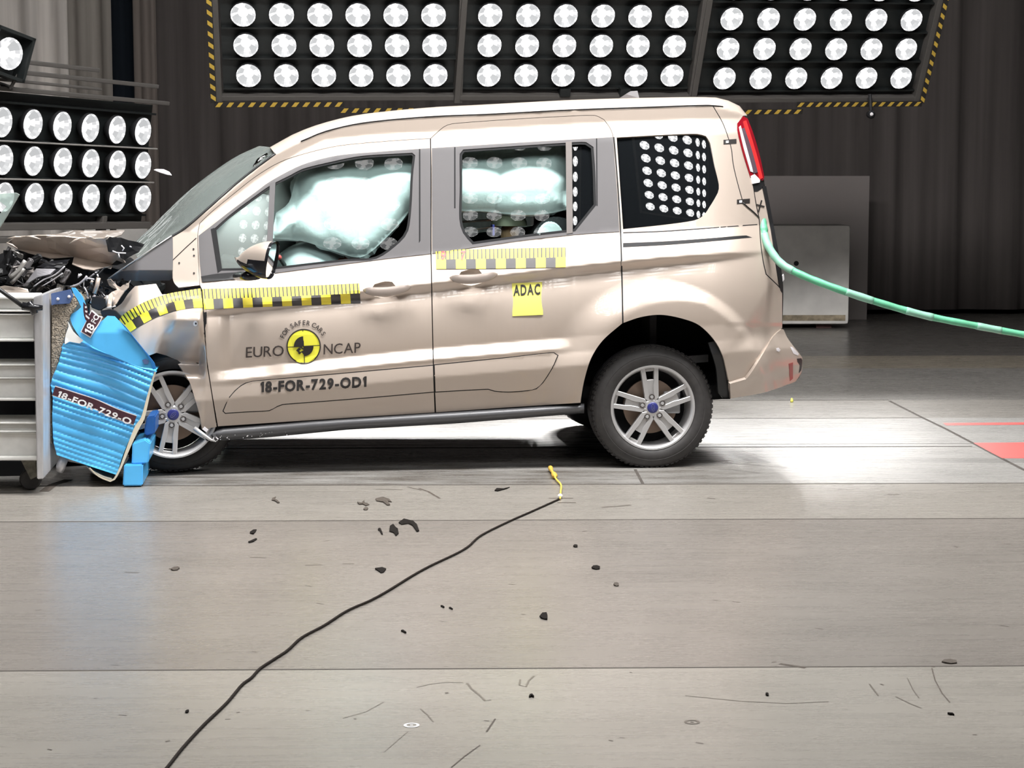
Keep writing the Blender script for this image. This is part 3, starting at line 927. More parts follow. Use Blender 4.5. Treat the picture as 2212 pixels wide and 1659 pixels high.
# banks above the camera side, pointing down at the car (lower ones mirrored in the rear side window, unseen higher row added)
for xc, yc, zc, glow, sl, lab in (
        (-2.55, 4.9, 4.55, NEAR_LOW, (.19, .245), 'lower lamp bank above the camera, over the barrier end'),
        (0.1, 4.9, 4.55, NEAR_LOW, (.19, .245), 'lower lamp bank above the camera, over the middle'),
        (2.75, 4.9, 4.55, NEAR_LOW, (.19, .245), 'lower lamp bank above the camera, over the tail end'),
        (-1.9, 8.1, 6.7, NEAR_HIGH, (.297, .09), 'unseen higher lamp bank in front of the car, over the barrier end'),
        (0.75, 8.1, 6.7, NEAR_HIGH, (.297, .09), 'unseen higher lamp bank in front of the car, over the middle'),
        (3.4, 8.1, 6.7, NEAR_HIGH, (.297, .09), 'unseen higher lamp bank in front of the car, over the tail end')):
    dx = Vector((-.31, 0, 0)); dn = Vector((0, -sl[0], -sl[1]))
    c = Vector((xc, yc, zc))
    nr = 7 if glow == NEAR_LOW else 4
    tN, wN, hN = bank(lab, None, c - dx * 2.5 - dn * (nr - 1) / 2, dx, dn, 6, nr, glow, 0, facet=glow * .4)
    bars(tN, [((wN + .5, .09, .045), (0, .05, -hN / 2 - .2)), ((wN + .5, .09, .045), (0, .05, hN / 2 + .2)), ((.05, .1, hN + .45), (-wN / 2 - .22, .05, 0)), ((.05, .1, hN + .45), (wN / 2 + .22, .05, 0))])
    inv = tN.rotation_euler.to_matrix().inverted()
    for sx in (-1, 1):
        bm = bmesh.new(); a = Vector((sx * wN * .35, .12, hN / 2 + .2)); up = inv @ Vector((0, 0, 1))
        zt_w = tN.location.z + (tN.rotation_euler.to_matrix() @ a).z
        bm_tube(bm, [a, a + up * (7.98 - zt_w)], .008, 8); from_bm('hoist_cable', bm, M['steel'], tN)

# small camera hanging below the right bank, single floodlight above the left bank
c = depth_pt(1881, 247, 16.2); top = depth_pt(1879, 203, 16.2)
t = thing('hall_camera', 'small black camera hanging below the right overhead bank', 'camera', c)
bm = bmesh.new(); bm_tube(bm, [(0, 0, .035), Vector(top) - Vector(c)], .016, 10); from_bm('stem', bm, M['black'], t)
bm = bmesh.new(); bmesh.ops.create_uvsphere(bm, u_segments=20, v_segments=12, radius=.04); from_bm('camera_body', bm, M['black_gloss'], t, True)
bm = bmesh.new(); bm_lathe(bm, [(0, -.052), (.012, -.05), (.016, -.036)], 16); from_bm('lens', bm, M['clear_lens'], t, True)

c = depth_pt(20, 116, 12.2)
t = thing('floodlight', 'single square floodlight on the bracket above the left lamp bank', 'floodlight', c)
t.rotation_euler = (math.radians(8), math.radians(14), math.radians(52))
me, mc = lamp_meshes(.105)
for k_ in lamp_mat('floodlight_glow', 1.1, .62): me.materials.append(k_)
o = link('lamp', me, t)
bm = bmesh.new()
bm_box(bm, (.30, .16, .02), loc=(0, .05, .14)); bm_box(bm, (.30, .16, .02), loc=(0, .05, -.14)); bm_box(bm, (.02, .16, .30), loc=(.14, .05, 0)); bm_box(bm, (.02, .16, .30), loc=(-.14, .05, 0)); bm_box(bm, (.28, .02, .28), loc=(0, .10, 0))
from_bm('housing', bm, M['board'], t)
R = t.rotation_euler.to_matrix().inverted()
bm = bmesh.new()
foot = depth_pt(28, 190, 12.5)
for s in (-1, 1): bm_tube(bm, [(s * .15, .04, -.06), (s * .12, .06, -.2), R @ (Vector(foot) - Vector(c))], .012, 8)
from_bm('bracket', bm, M['frame'], t)

# ------------------------------------------------------------------ the car
car = thing('car', 'beige compact van with crushed front pressed against the blue barrier block', 'car', Vector(P0), CAR_YAW)

ROOF = [(373, 512), (400, 495), (450, 452), (501, 407), (552, 366), (595, 332), (650, 304), (704, 282), (785, 264), (921, 251), (1060, 245), (1231, 236), (1400, 230), (1530, 226), (1562, 229), (1590, 239), (1605, 250)]
FD_TOP = [(437, 628), (431, 616), (428, 560), (426.5, 508), (431, 482), (445, 468), (463, 452), (506, 417), (552, 381), (602, 351), (653, 333), (729, 315), (830, 305), (930, 298.5)]
SD_TOP = [(930, 298.5), (958, 274), (976, 267), (1077, 259), (1204, 251.6), (1285, 249), (1305, 258), (1318, 276), (1325, 296), (1334, 400), (1340, 500), (1343, 600), (1345, 697)]
ARCH = [(1255, 872), (1256, 862), (1263, 822), (1278, 774), (1303, 736), (1345, 699), (1384, 685), (1427, 680), (1473, 688), (1511, 703), (1544, 736), (1562, 771), (1574, 822), (1577, 860)]
TAIL = [(1605, 250), (1593, 266), (1593, 280), (1603, 323), (1615, 363), (1621, 379), (1626, 401), (1633, 445), (1639, 474), (1642, 523), (1648, 567), (1654, 593), (1681, 619), (1689.6, 630), (1689.6, 708)]
BUMP_EDGE = [(1687, 710), (1670, 725), (1648, 762), (1624, 801), (1611, 818), (1577, 828)]
QGLASS = [(1332, 297), (1440, 291), (1506, 289), (1525, 294), (1534, 309), (1543, 355), (1553, 399), (1551, 416), (1530, 452), (1519, 466), (1500, 476), (1440, 485), (1346, 495)]
FGLASS = [(463, 495), (501, 462), (552, 424), (585, 401), (628, 379), (653, 366), (704, 353), (780, 338), (890, 331), (896, 336), (891, 381), (888, 445), (881, 498), (863, 523), (813, 558), (754, 563), (678, 571), (587, 581), (476, 584)]
SGLASS = [(1001, 324), (1120, 316), (1229, 309), (1266, 308), (1281, 318), (1285, 372), (1287, 443), (1242, 499), (1130, 512), (1021, 527), (1001, 503), (993, 473), (994, 400), (994, 333)]

def shrink(poly, g):
    """inset a pixel loop by g"""
    P = np.array(poly, float); n = len(P); out = []
    area = 0.5 * np.sum(P[:, 0] * np.roll(P[:, 1], -1) - np.roll(P[:, 0], -1) * P[:, 1])
    s = 1 if area > 0 else -1
    for i in range(n):
        a, b, c = P[i - 1], P[i], P[(i + 1) % n]
        t1 = (b - a) / (np.linalg.norm(b - a) + 1e-9); t2 = (c - b) / (np.linalg.norm(c - b) + 1e-9)
        n1 = np.array([-t1[1], t1[0]]) * s; n2 = np.array([-t2[1], t2[0]]) * s
        m = n1 + n2; m /= max(np.linalg.norm(m), 1e-6)
        k = g / max(0.45, m @ n1)
        out.append(tuple(b + m * k))
    return out

def RECESS(x, y): return [(x - 36, y + 1), (x - 27, y - 13), (x - 5, y - 19), (x + 11, y - 18), (x + 20, y - 7), (x + 18, y + 11), (x - 5, y + 17), (x - 28, y + 13)]
fd_outline = FD_TOP + [(931, 380), (931, 540), (933, 640), (936, 780), (940, 892), (700, 907), (470, 922), (458, 853), (450, 802), (446, 772), (440, 671)]
sd_outline = SD_TOP + ARCH[5:0:-1] + [(1255, 871), (1100, 881), (941, 892), (936, 780), (933, 640), (931, 540), (931, 380)]
bs_outline = ([(373, 600)] + ROOF + TAIL[1:] + BUMP_EDGE + ARCH[12:5:-1] + [(1345, 698)] + SD_TOP[-2::-1] + FD_TOP[-2::-1][:-1] + [(431, 616), (386, 621), (377, 612)])

for mir in (False, True):
    panel('body_side_panel', bs_outline, M['paint'], car, holes=[QGLASS], mirror=mir, step=5 if not mir else 14, sharp=28)
fdoor = panel('front_door', shrink(fd_outline, 1.1), M['paint'], car, holes=[FGLASS, RECESS(836, 627)], sharp=28, step=5)
sdoor = panel('sliding_door', shrink(sd_outline, 1.1), M['paint'], car, holes=[SGLASS, RECESS(1023, 600)], sharp=28, step=5)
fdoor2 = panel('front_door', shrink(fd_outline, 1.1), M['paint'], car, holes=[FGLASS], mirror=True, step=14, sharp=28)
sdoor2 = panel('sliding_door', shrink(sd_outline, 1.1), M['paint'], car, holes=[SGLASS], mirror=True, step=14, sharp=28)
# dark structure behind the gaps
shell_out = [(377, 610), (377, 515), (400, 498), (450, 456), (552, 370), (650, 308), (785, 268), (921, 255), (1231, 240), (1530, 231), (1588, 248), (1590, 280), (1623, 400), (1640, 520), (1652, 600), (1684, 632), (1684, 706), (1645, 760), (1610, 812), (1580, 826)] + ARCH[11:0:-1] + [(1253, 885), (470, 935), (442, 790), (436, 640)]
for mir in (False, True):
    panel('inner_body_frame', shell_out, M['dark'], car, holes=[shrink(QGLASS, -3), shrink(FGLASS, -3), shrink(SGLASS, -3), shrink(RECESS(836, 627), -3), shrink(RECESS(1023, 600), -3)], off=.014, step=16, thick=.02, mirror=mir, sharp=28)

def fit_quad(loop, lin=None, cu=.0, cv=.0, cuv=0.0):
    A = np.array(loop, float); c = A.mean(0); h = (A.max(0) - A.min(0)) / 2
    u, v = (A[:, 0] - c[0]) / h[0], (A[:, 1] - c[1]) / h[1]
    B = np.stack([np.ones_like(u), u, v], 1)
    k, *_ = np.linalg.lstsq(B, side(A[:, 0], A[:, 1]), rcond=None)
    def f(px, py):
        u = (np.asarray(px, float) - c[0]) / h[0]; v = (np.asarray(py, float) - c[1]) / h[1]
        return k[0] + k[1] * u + k[2] * v + cu * u * u + cv * v * v + cuv * u * v
    return f
# glazing
def side_pane(name, outline, m, parent, off=.008, step=10, fn=side, mirror=False):
    return panel(name, outline, m, parent, off=off, step=step, thick=.004, fn=fn, mirror=mirror)
fr_main = [(594, 398), (628, 379), (653, 366), (704, 353), (780, 338), (890, 331), (896, 336), (891, 381), (888, 445), (881, 498), (863, 523), (813, 558), (754, 563), (678, 571), (585, 581)]
fr_quart = [(463, 495), (501, 462), (552, 424), (581, 404), (573, 582), (476, 584)]
sd_main = [(1001, 324), (1120, 316), (1222, 309), (1224, 502), (1130, 512), (1021, 527), (1001, 503), (993, 473), (994, 400), (994, 333)]
sd_quart = [(1235, 309), (1266, 308), (1281, 318), (1285, 372), (1287, 443), (1242, 499), (1236, 500)]
for dr, dl, mr in ((fdoor, (fr_main, fr_quart), False), (sdoor, (sd_main, sd_quart), False), (fdoor2, (fr_main, fr_quart), True), (sdoor2, (sd_main, sd_quart), True)):
    for i, l in enumerate(dl):
        side_pane('window_pane', shrink(l, -2), M['privacy'] if l is sd_quart else M['hazed'] if l is fr_quart else M['glass'], dr, mirror=mr, off=.012, fn=fit_quad(l, cu=.003 if l is not sd_quart else .0012, cv=.006))
qq = fit_quad(QGLASS, cu=.0085, cv=.0095, cuv=-.004)
def qfn(px, py): return qq(px, py) + .001 + .02 * np.clip((np.asarray(px, float) - 1500) / 60, 0, 2) ** 2 * .25
for mir in (False, True):
    side_pane('rear_side_window', shrink(QGLASS, -1), M['privacy'], car, off=0.0, fn=qfn, mirror=mir, step=7)

# dark seals and grey trims on the doors
def ring_panel(name, outer, inner, m, parent, off, thick=.008, step=8):
    return panel(name, outer, m, parent, holes=[inner], off=off, thick=thick, step=step)
ring_panel('window_seal', shrink(FGLASS, -3), shrink(FGLASS, 4.0), M['seal'], fdoor, -.001)
ring_panel('window_seal', shrink(SGLASS, -3), shrink(SGLASS, 4.5), M['seal'], sdoor, -.001)
FTRIM_OUT = [(429, 509), (454, 490), (500, 454), (552, 415), (585, 391), (653, 356), (729, 336), (830, 327), (906, 321.5), (930, 320), (930, 548), (815, 561), (585, 591), (530, 600), (436, 609), (431, 560)]
ring_panel('window_trim', FTRIM_OUT, shrink(FGLASS, -1.0), M['grey_trim'], fdoor, -.004, step=9)
STRIM_OUT = [(933, 320), (981, 317), (1130, 307.5), (1287, 298.5), (1324, 296), (1332, 400), (1338, 500), (1249, 506), (1130, 519), (1026, 534), (934, 547.5), (933, 430)]
ring_panel('window_trim', STRIM_OUT, shrink(SGLASS, -1.0), M['grey_trim'], sdoor, -.004, step=9)
panel('window_divider', [(583, 396), (595, 391), (586, 582), (574, 584)], M['grey_trim'], fdoor, off=-.006, thick=.02)
panel('window_divider', [(1222, 306), (1235, 305), (1237, 503), (1224, 505)], M['alloy_dark'], sdoor, off=-.007, thick=.02)
for pl, dr in (([(905, 322), (908, 322), (908, 520), (905, 525)], fdoor), ([(981, 318), (984, 318), (984, 450), (981, 450)], sdoor), ([(1287.5, 299), (1290, 299), (1291, 445), (1288.5, 445)], sdoor)):
    panel('trim_groove', pl, M['seal'], dr, off=-.0045, thick=.003, step=10)
panel('lower_sash', [(434, 597), (470, 591), (530, 587), (586, 583), (588, 590), (530, 600), (437, 609)], M['black'], fdoor, off=-.007, thick=.004)
panel('window_ledge', [(455, 495), (463, 492), (478, 585), (470, 590)], M['seal'], fdoor, off=-.0045, thick=.003)
# black gap behind the sliding door, rail slot of the sliding door
panel('slide_rail', [(1346, 525), (1440, 521), (1540, 514), (1612, 508.5), (1625, 513), (1540, 521), (1440, 529), (1346, 534)], M['seal'], car, off=-.0012, thick=.004, step=9)
panel('panel_crease', [(1346, 501.5), (1440, 498), (1636, 484), (1636, 486), (1440, 500.5), (1346, 504)], M['seal'], car, off=-.0008, thick=.002, step=9)
panel('door_gap', [(1325, 296), (1327.5, 296), (1336, 400), (1342, 500), (1345, 600), (1347, 697), (1344, 699), (1342, 600), (1339, 500), (1333, 400)], M['seal'], car, off=-.0008, thick=.003, step=8)
# tailgate joint line across the rear pillar
J = [(1531, 212), (1541, 230), (1561, 265), (1574, 300), (1580, 322), (1584, 355), (1592, 390), (1605, 437)]
gap = catmull(J[1:], 8)
panel('pillar_joint', [(x - .8, y) for x, y in gap] + [(x + .8, y) for x, y in gap[::-1]], M['seal'], car, off=-.0008, thick=.002, smooth_outline=False)
for (x, y) in ((1577, 306), (1606, 435)):
    panel('target_sticker', [(x - 14, y - 4), (x + 14, y - 6), (x + 14, y + 4), (x - 14, y + 6)], M['ink'], car, off=-.002, thick=.001, step=9)
    px_mesh('target_sticker_mark', [[(x - 9, y - 2), (x - 3, y - 2.5), (x - 3, y + 2.5), (x - 9, y + 3)]], M['white_print'], car, off=-.004)

# mouldings
mould_f = [(483, 888), (497, 858), (521, 834), (543, 825.5), (650, 815.5), (800, 802), (935, 790), (937, 846), (800, 858), (673, 868), (610, 873), (599, 877), (582, 886), (530, 889), (487, 892)]
mould_r = [(939, 789), (1090, 774), (1196, 763), (1204, 768), (1192, 795), (1172, 826), (1158, 839), (1140, 843), (1098, 846), (1068, 844), (1055, 840), (941, 846)]
mf = panel('door_moulding', mould_f, M['paint'], fdoor, off=-.007, thick=.009, step=6)
mr_ = panel('door_moulding', mould_r, M['paint'], sdoor, off=-.007, thick=.009, step=6)
for nm, o, dr in (('moulding_gap', mould_f, fdoor), ('moulding_gap', mould_r, sdoor)):
    panel(nm, shrink(o, -1.9), M['seal'], dr, off=-.0012, thick=.002, step=10)

# sill bar
def sill_pts(x, t):
    yt = np.interp(x, [455, 673, 944, 1258], [927, 909, 892, 873]); yb = np.interp(x, [455, 597, 749, 980, 1258], [953, 942, 927, 914, 892])
    return yt, yb
v, f = [], []
xs = np.linspace(455, 1262, 60); prof = [(-.1, .10), (-.05, .028), (.15, -.008), (.45, -.016), (.75, -.006), (1.0, .03), (1.05, .14)]
for x in xs:
    yt, yb = sill_pts(x, 0)
    e = min(1, (x - 452) / 22.0)
    for k, y in prof:
        yy = yt + (yb - yt) * (0.5 + (k - .5) * e)
        base = .035
        v.append(cpt(x, yy, base + y))
k = len(prof)
for i in range(len(xs) - 1):
    for j in range(k - 1):
        a = i * k + j; f.append((a, a + 1, a + k + 1, a + k))
f += [tuple(range(k))[::-1], tuple(range((len(xs) - 1) * k, len(xs) * k))]
o = from_pydata('sill_strip', v, f, M['sill_grey'], car, smooth=True)
# scuffed chips on the front end of the sill
rs = random.Random(11)
bm = bmesh.new()
for i in range(26):
    x, y = rs.uniform(462, 620), 0
    yt, yb = sill_pts(x, 0)
    p = cpt(x, rs.uniform(yb - 10, yb), .024)
    s = rs.uniform(.001, .003)
    bmesh.ops.create_icosphere(bm, subdivisions=1, radius=s, matrix=Matrix.Translation(p))
from_bm('paint_chips', bm, M['white_print'], car)

# underbody
def prism_px(name, poly, ya, yb, m, parent=car, bevel=0, smooth=False):
    bm = bmesh.new()
    bm_prism(bm, poly, ya, yb, lambda u, w, d: cpt(u, w, ya) + Vector((0, d - ya, 0)))
    fix_normals(bm)
    if bevel: bmesh.ops.bevel(bm, geom=bm.edges[:], offset=bevel, segments=2, affect='EDGES')
    return from_bm(name, bm, m, parent, smooth, 35)
prism_px('underbody', [(452, 945), (700, 932), (1000, 910), (1250, 893), (1252, 870), (460, 915)], .06, 1.76, M['dark'])
prism_px('rear_underbody', [(1575, 830), (1600, 845), (1640, 834), (1670, 816), (1670, 790), (1580, 800)], .22, 1.6, M['dark'])
prism_px('exhaust_box', [(1470, 760), (1520, 752), (1560, 760), (1556, 800), (1480, 800)], .5, .75, M['steel'])
# arch liners
def liner(name, pts, ya, yb, m=M['dark']):
    v, f = [], []
    C = catmull(pts, 16)
    for x, y in C:
        s = float(side(x, y))
        v += [cpt(x, y, s + ya), cpt(x, y, s + ya + .05), cpt(x, y, yb)]
    for i in range(len(C) - 1):
        for j in range(2):
            f.append((3 * i + j, 3 * i + j + 1, 3 * i + j + 4, 3 * i + j + 3))
    f.append(tuple(3 * i + 2 for i in range(len(C))))
    return from_pydata(name, v, f, m, car, smooth=False)
liner('arch_liner', [(1246, 885)] + ARCH[1:-1] + [(1577, 862), (1560, 862)], .004, .42)
liner('arch_liner', [(300, 800), (318, 770), (338, 760), (369, 770), (388, 790), (402, 810), (424, 865), (436, 930)], .03, .5)
# mud flap strip of the liner that shows behind the wheel
panel('mud_flap', [(1530, 740), (1545, 737), (1562, 771), (1574, 822), (1577, 860), (1562, 861), (1552, 850), (1548, 800), (1540, 770)], M['black'], car, off=.02, thick=.02)
prism_px('axle_beam', [(1470, 770), (1530, 766), (1530, 782), (1470, 786)], .34, 1.4, M['steel'])

# roof and windscreen lofts
def loft(name, near, sil, m, parent, p=6.0, dY=.12, bulge=.012, n=28, thick=.0, smooth=True, flat=None):
    """cross-car skin: starts on the near edge, rises to the seen outline within dY, runs across and mirrors"""
    Nn = len(near)
    v, f = [], []
    fr = [0, .12, .3, .55, .8, 1.0]
    K = 0
    for (a, b) in zip(near, sil):
        ya = float(side(*a))
        A = cpt(a[0], a[1], ya); Bp = cpt(b[0], b[1], ya + dY)
        row = []
        for q in fr:
            h = 1 - (1 - q) ** p
            row.append(Vector((A.x + (Bp.x - A.x) * h, ya + dY * q, A.z + (Bp.z - A.z) * h)))
        mid = 6
        for q in range(1, mid + 1):
            t = q / mid
            y = ya + dY + (CAR_W / 2 - ya - dY) * t
            row.append(Vector((Bp.x - bulge * (1 - (1 - t) ** 2) * (2.2 if flat else 0), y, Bp.z + bulge * (1 - (1 - t) ** 2) * (0.4 if flat else .6))))
        row += [Vector((r.x, CAR_W - r.y, r.z)) for r in row[-2::-1]]
        K = len(row); v += row
    for i in range(Nn - 1):
        for j in range(K - 1):
            a = i * K + j; f.append((a, a + K, a + K + 1, a + 1))
    o = from_pydata(name, v, f, m, parent, smooth=smooth)
    bm = bmesh.new(); bm.from_mesh(o.data); fix_normals(bm); bm.to_mesh(o.data); bm.free()
    return o
def resample(pts, n):
    P = np.array(catmull(pts, 5)); d = np.r_[0, np.cumsum(np.hypot(*np.diff(P, axis=0).T))]
    t = np.linspace(0, d[-1], n)
    return list(zip(np.interp(t, d, P[:, 0]), np.interp(t, d, P[:, 1])))
roof_near = [(595, 333), (650, 305), (704, 283), (785, 265), (921, 252), (1060, 246), (1231, 237), (1400, 231), (1530, 227), (1562, 230), (1590, 240), (1603, 250)]
roof_sil = [(583, 318), (640, 287), (704, 264), (780, 247), (915, 233), (1060, 225), (1231, 216), (1400, 211), (1540, 210), (1577, 219), (1606, 236), (1613, 250)]
n = 40
loft('roof', resample(roof_near, n), resample(roof_sil, n), M['paint'], car, p=2.2, dY=.10)
ws_near = [(302, 562), (340, 530), (373, 511), (400, 494), (450, 451), (501, 406), (552, 365), (595, 333)]
ws_sil = [(292, 545), (318, 520), (345, 496), (372, 468), (425, 418), (480, 376), (533, 341), (583, 318)]
loft('windscreen', resample(ws_near, 24), resample(ws_sil, 24), M['cracked'], car, p=1.6, dY=.30, bulge=.03, flat=True)
strip = [(x, y) for x, y in ws_near[2:]]
# dark band along the windscreen side, with a shiny roof-end clip
bm = bmesh.new(); bm_tube(bm, [cpt(x, y - 1, float(side(x, y)) + .004) for x, y in catmull(ws_near[1:], 12)], .007, 8); from_bm('windscreen_seal', bm, M['black'], car, True)
bm = bmesh.new(); bm_tube(bm, [cpt(x, y, float(side(x, y)) + .03) for x, y in ((548, 360), (560, 348), (578, 332))], [.006, .016, .006], 8); from_bm('roof_end_clip', bm, M['chrome'], car, True)
# roof rail lip line
bm = bmesh.new(); bm_tube(bm, [cpt(x, y + .5, float(side(x, y)) - .001) for x, y in catmull(roof_near[1:-2], 20)], .0035, 6); from_bm('roof_gutter', bm, M['seal'], car, True)
# aerial fin
bm = bmesh.new()
fin = [(1338, 212), (1352, 203), (1362, 197), (1377, 196), (1381, 212)]
A = cpt(1360, 212, CAR_W / 2)
a = [bm.verts.new(cpt(x, y, CAR_W / 2 - w)) for (x, y), w in zip(fin, (.002, .01, .006, .006, .02))]
b = [bm.verts.new(cpt(x, y, CAR_W / 2 + w)) for (x, y), w in zip(fin, (.002, .01, .006, .006, .02))]
bm.faces.new(a); bm.faces.new(b[::-1])
for i in range(5): bm.faces.new((a[i], b[i], b[(i + 1) % 5], a[(i + 1) % 5]))
fix_normals(bm)
from_bm('roof_aerial', bm, M['grey_trim'], car)

# tail: tailgate, bumper, lamp
def rear_skin(name, near, m, bulge, n=20, off=0.0, zdrop=0):
    pts = resample(near, n)
    v, f = [], []
    us = [0, .04, .1, .2, .35, .5, .65, .8, .9, .96, 1]
    for x, y in pts:
        s = float(side(x, y)) + off
        A = cpt(x, y, s)
        for u in us:
            g = 1 - abs(2 * u - 1) ** 2.6
            v.append(Vector((A.x + bulge * g, s + (CAR_W - 2 * s) * u, A.z)))
    k = len(us)
    for i in range(n - 1):
        for j in range(k - 1):
            a = i * k + j; f.append((a, a + k, a + k + 1, a + 1))
    return from_pydata(name, v, f, m, car, smooth=True)
gate_near = [(1613, 250), (1628, 290), (1640, 335), (1650, 388), (1655, 420), (1668, 480), (1679, 540), (1688, 590), (1692, 628), (1690, 708)]
rear_skin('tailgate', gate_near, M['paint'], .05)
panel('tailgate_edge', [(1627, 403), (1650, 400), (1660, 440), (1672, 500), (1682, 560), (1690, 606), (1690, 626), (1682, 619), (1655, 593), (1649, 567), (1643, 523), (1640, 474), (1634, 445)], M['paint'], car, off=.006, thick=.01, sharp=30)
panel('tailgate_gap', [(1625, 401), (1628, 403), (1635, 445), (1641, 474), (1644, 523), (1650, 567), (1656, 592), (1683, 618), (1692, 630), (1689, 632), (1680, 621), (1653, 594), (1647, 567), (1641, 523), (1638, 474), (1632, 445)], M['seal'], car, off=.003, thick=.008, step=8, sharp=30)
panel('tailgate_rubber', [(1647, 402), (1655, 402), (1668, 470), (1681, 540), (1691, 606), (1692, 636), (1686, 628), (1677, 575), (1668, 510), (1656, 445)], M['black'], car, off=-.001, thick=.012, step=6, sharp=30)
panel('tailgate_glint', [(1690, 596), (1693, 592), (1694.5, 604), (1691, 608)], M['clear_lens'], car, off=-.004, thick=.006, step=6)
lamp = panel('tail_lamp', [(1606, 251), (1593, 266), (1593, 280), (1603, 323), (1615, 363), (1622, 384), (1648, 390), (1651, 383), (1641, 335), (1628, 290), (1615, 256)], M['red_lamp'], car, off=-.006, thick=.03, step=6, sharp=35)
panel('bright_stripe', [(1606, 262), (1612, 260), (1624, 298), (1637, 342), (1648, 384), (1641, 388), (1630, 345), (1616, 300)], M['red_bright'], lamp, off=-.011, thick=.006, step=6)
panel('smoked_stripe', [(1602, 278), (1608, 276), (1620, 310), (1632, 352), (1637, 372), (1628, 375), (1614, 326)], M['smoke_lens'], lamp, off=-.0115, thick=.006, step=6)
panel('white_stripe', [(1597, 274), (1600, 271), (1612, 315), (1625, 363), (1627, 372), (1622, 370), (1607, 318)], M['clear_lens'], lamp, off=-.012, thick=.006, step=6)
panel('clear_section', [(1622, 380), (1630, 376), (1642, 388), (1641, 394), (1626, 397)], M['clear_lens'], lamp, off=-.009, thick=.02, step=6)
panel('lamp_recess', [(1625, 396), (1644, 392), (1651, 394), (1650, 404), (1636, 414), (1628, 414)], M['black'], car, off=.004, thick=.01, step=6)
bump_outline = [(1688, 711), (1671, 726), (1649, 763), (1625, 802), (1612, 819), (1577, 829), (1578, 861), (1650, 848), (1718, 825), (1731, 807), (1733, 790), (1733, 772), (1722, 758), (1711, 744), (1700, 728), (1693, 712)]
def bump_fn(px, py):
    # a ledge runs along the lower third; the middle swells outwards
    y = np.asarray(py, float)
    return side(px, py) - .012 - .018 * np.exp(-((y - 790 + (np.asarray(px, float) - 1650) * .2) / 26) ** 2) + .02 * np.clip((y - 822 + (np.asarray(px, float) - 1600) * .28) / 20, 0, 1)
bump = panel('rear_bumper', bump_outline, M['paint'], car, fn=bump_fn, thick=.02, step=6, sharp=30)
rear_skin('bumper_centre', [(1693, 714), (1700, 728), (1711, 744), (1722, 758), (1733, 772), (1733, 790), (1731, 807), (1718, 825), (1690, 834)], M['paint'], .06, 16)
panel('parking_sensor', [(1677, 752), (1682, 751), (1686, 756), (1683, 760), (1678, 758)], M['clear_lens'], bump, fn=bump_fn, off=-.003, thick=.004, step=4)
panel('plate_lamp_piece', [(1707, 749), (1712, 750), (1726, 764), (1724, 768), (1714, 764)], M['clear_lens'], bump, fn=bump_fn, off=-.003, thick=.004, step=5)  # bright piece of the number-plate lamp
panel('bumper_tear', [(1722, 775), (1731, 774), (1733, 778), (1731, 800), (1726, 806), (1728, 790), (1723, 782)], M['black'], bump, fn=bump_fn, off=-.003, thick=.004, step=5)
panel('red_reflection', [(1704, 786), (1713, 783), (1713, 818), (1707, 823)], mat('red_reflection_tone', (0.42, 0.09, 0.08), .4), bump, fn=bump_fn, off=-.003, thick=.003, step=5)  # red reflection on the bumper, painted as a patch

# bolted-on marks on the pillar
px_mesh('pillar_bolts', [[(x + 2.2 * math.cos(t), y + 2.2 * math.sin(t)) for t in np.linspace(0, 5.6, 8)] for x, y in ((418, 538), (419, 552), (387, 568), (419, 590))], M['ink'], car, off=-.003)
bm = bmesh.new(); bm_tube(bm, [cpt(x, y, float(side(x, y)) - .001) for x, y in ((373, 562), (400, 536), (424, 514))], .002, 6); from_bm('pillar_joint', bm, M['seal'], car)
# prints on the tailgate edge
for q in ([[(1632, 440), (1652, 445), (1651, 448), (1631, 443)], [(1644, 432), (1647, 433), (1640, 458), (1637, 457)]], ):
    px_mesh('survey_mark', q, M['ink'], car, off=.001)
bm = bmesh.new(); bm_tube(bm, [cpt(x, y, float(side(x, y)) - .004) for x, y in catmull([(1605, 438), (1615, 447), (1628, 458), (1640, 470)], 6)], .0035, 6); from_bm('thin_cable', bm, M['black'], car, True)

# door handles
def handle(door, x, y, key):
    ang = -.075
    bm = bmesh.new()
    L = 52
    rows = []
    for i in range(17):
        t = -1 + i / 8
        w = (1 - abs(t) ** 4) ** .5 if abs(t) < 1 else 0.02
        arch_ = .040 * (1 - t ** 2) ** .5 if abs(t) < 1 else 0
        cxp, cyp = x + t * L, y + t * L * ang + 7 * (1 - t * t) - 4
        ring = []
        for k in range(10):
            a = 2 * math.pi * k / 10
            yy = cyp + math.sin(a) * 10.5 * max(w, .15)
            dd = -.008 - arch_ - .010 * math.cos(a) * max(w, .2)
            ring.append(bm.verts.new(cpt(cxp, yy, float(side(cxp, cyp)) + dd)))
        rows.append(ring)
    for i in range(16):
        for k in range(10):
            bm.faces.new((rows[i][k], rows[i][(k + 1) % 10], rows[i + 1][(k + 1) % 10], rows[i + 1][k]))
    bm.faces.new(rows[0]); bm.faces.new(rows[-1][::-1]); fix_normals(bm)
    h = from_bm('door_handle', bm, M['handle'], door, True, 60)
    panel('handle_recess', shrink(RECESS(x, y), -1.5), M['paint'], door, fn=lambda a, b: side(a, b) + .001 + .040 * np.clip(1 - ((np.asarray(a) - x + 8) / 29) ** 2 - ((np.asarray(b) - y + 1) / 20) ** 2, 0, 1) ** .7, thick=.002, step=4)
    if key:
        c = cpt(x + 33, y - 5, float(side(x + 33, y - 5)) - .024)
        bm = bmesh.new(); bm_lathe(bm, [(0, -.012), (.010, -.012), (.012, -.004), (.012, .01)], 18)
        o = from_bm('key_lock', bm, M['alloy_dark'], door, True); o.location = c
    return h
handle(fdoor, 836, 627, True)
handle(sdoor, 1023, 600, False)

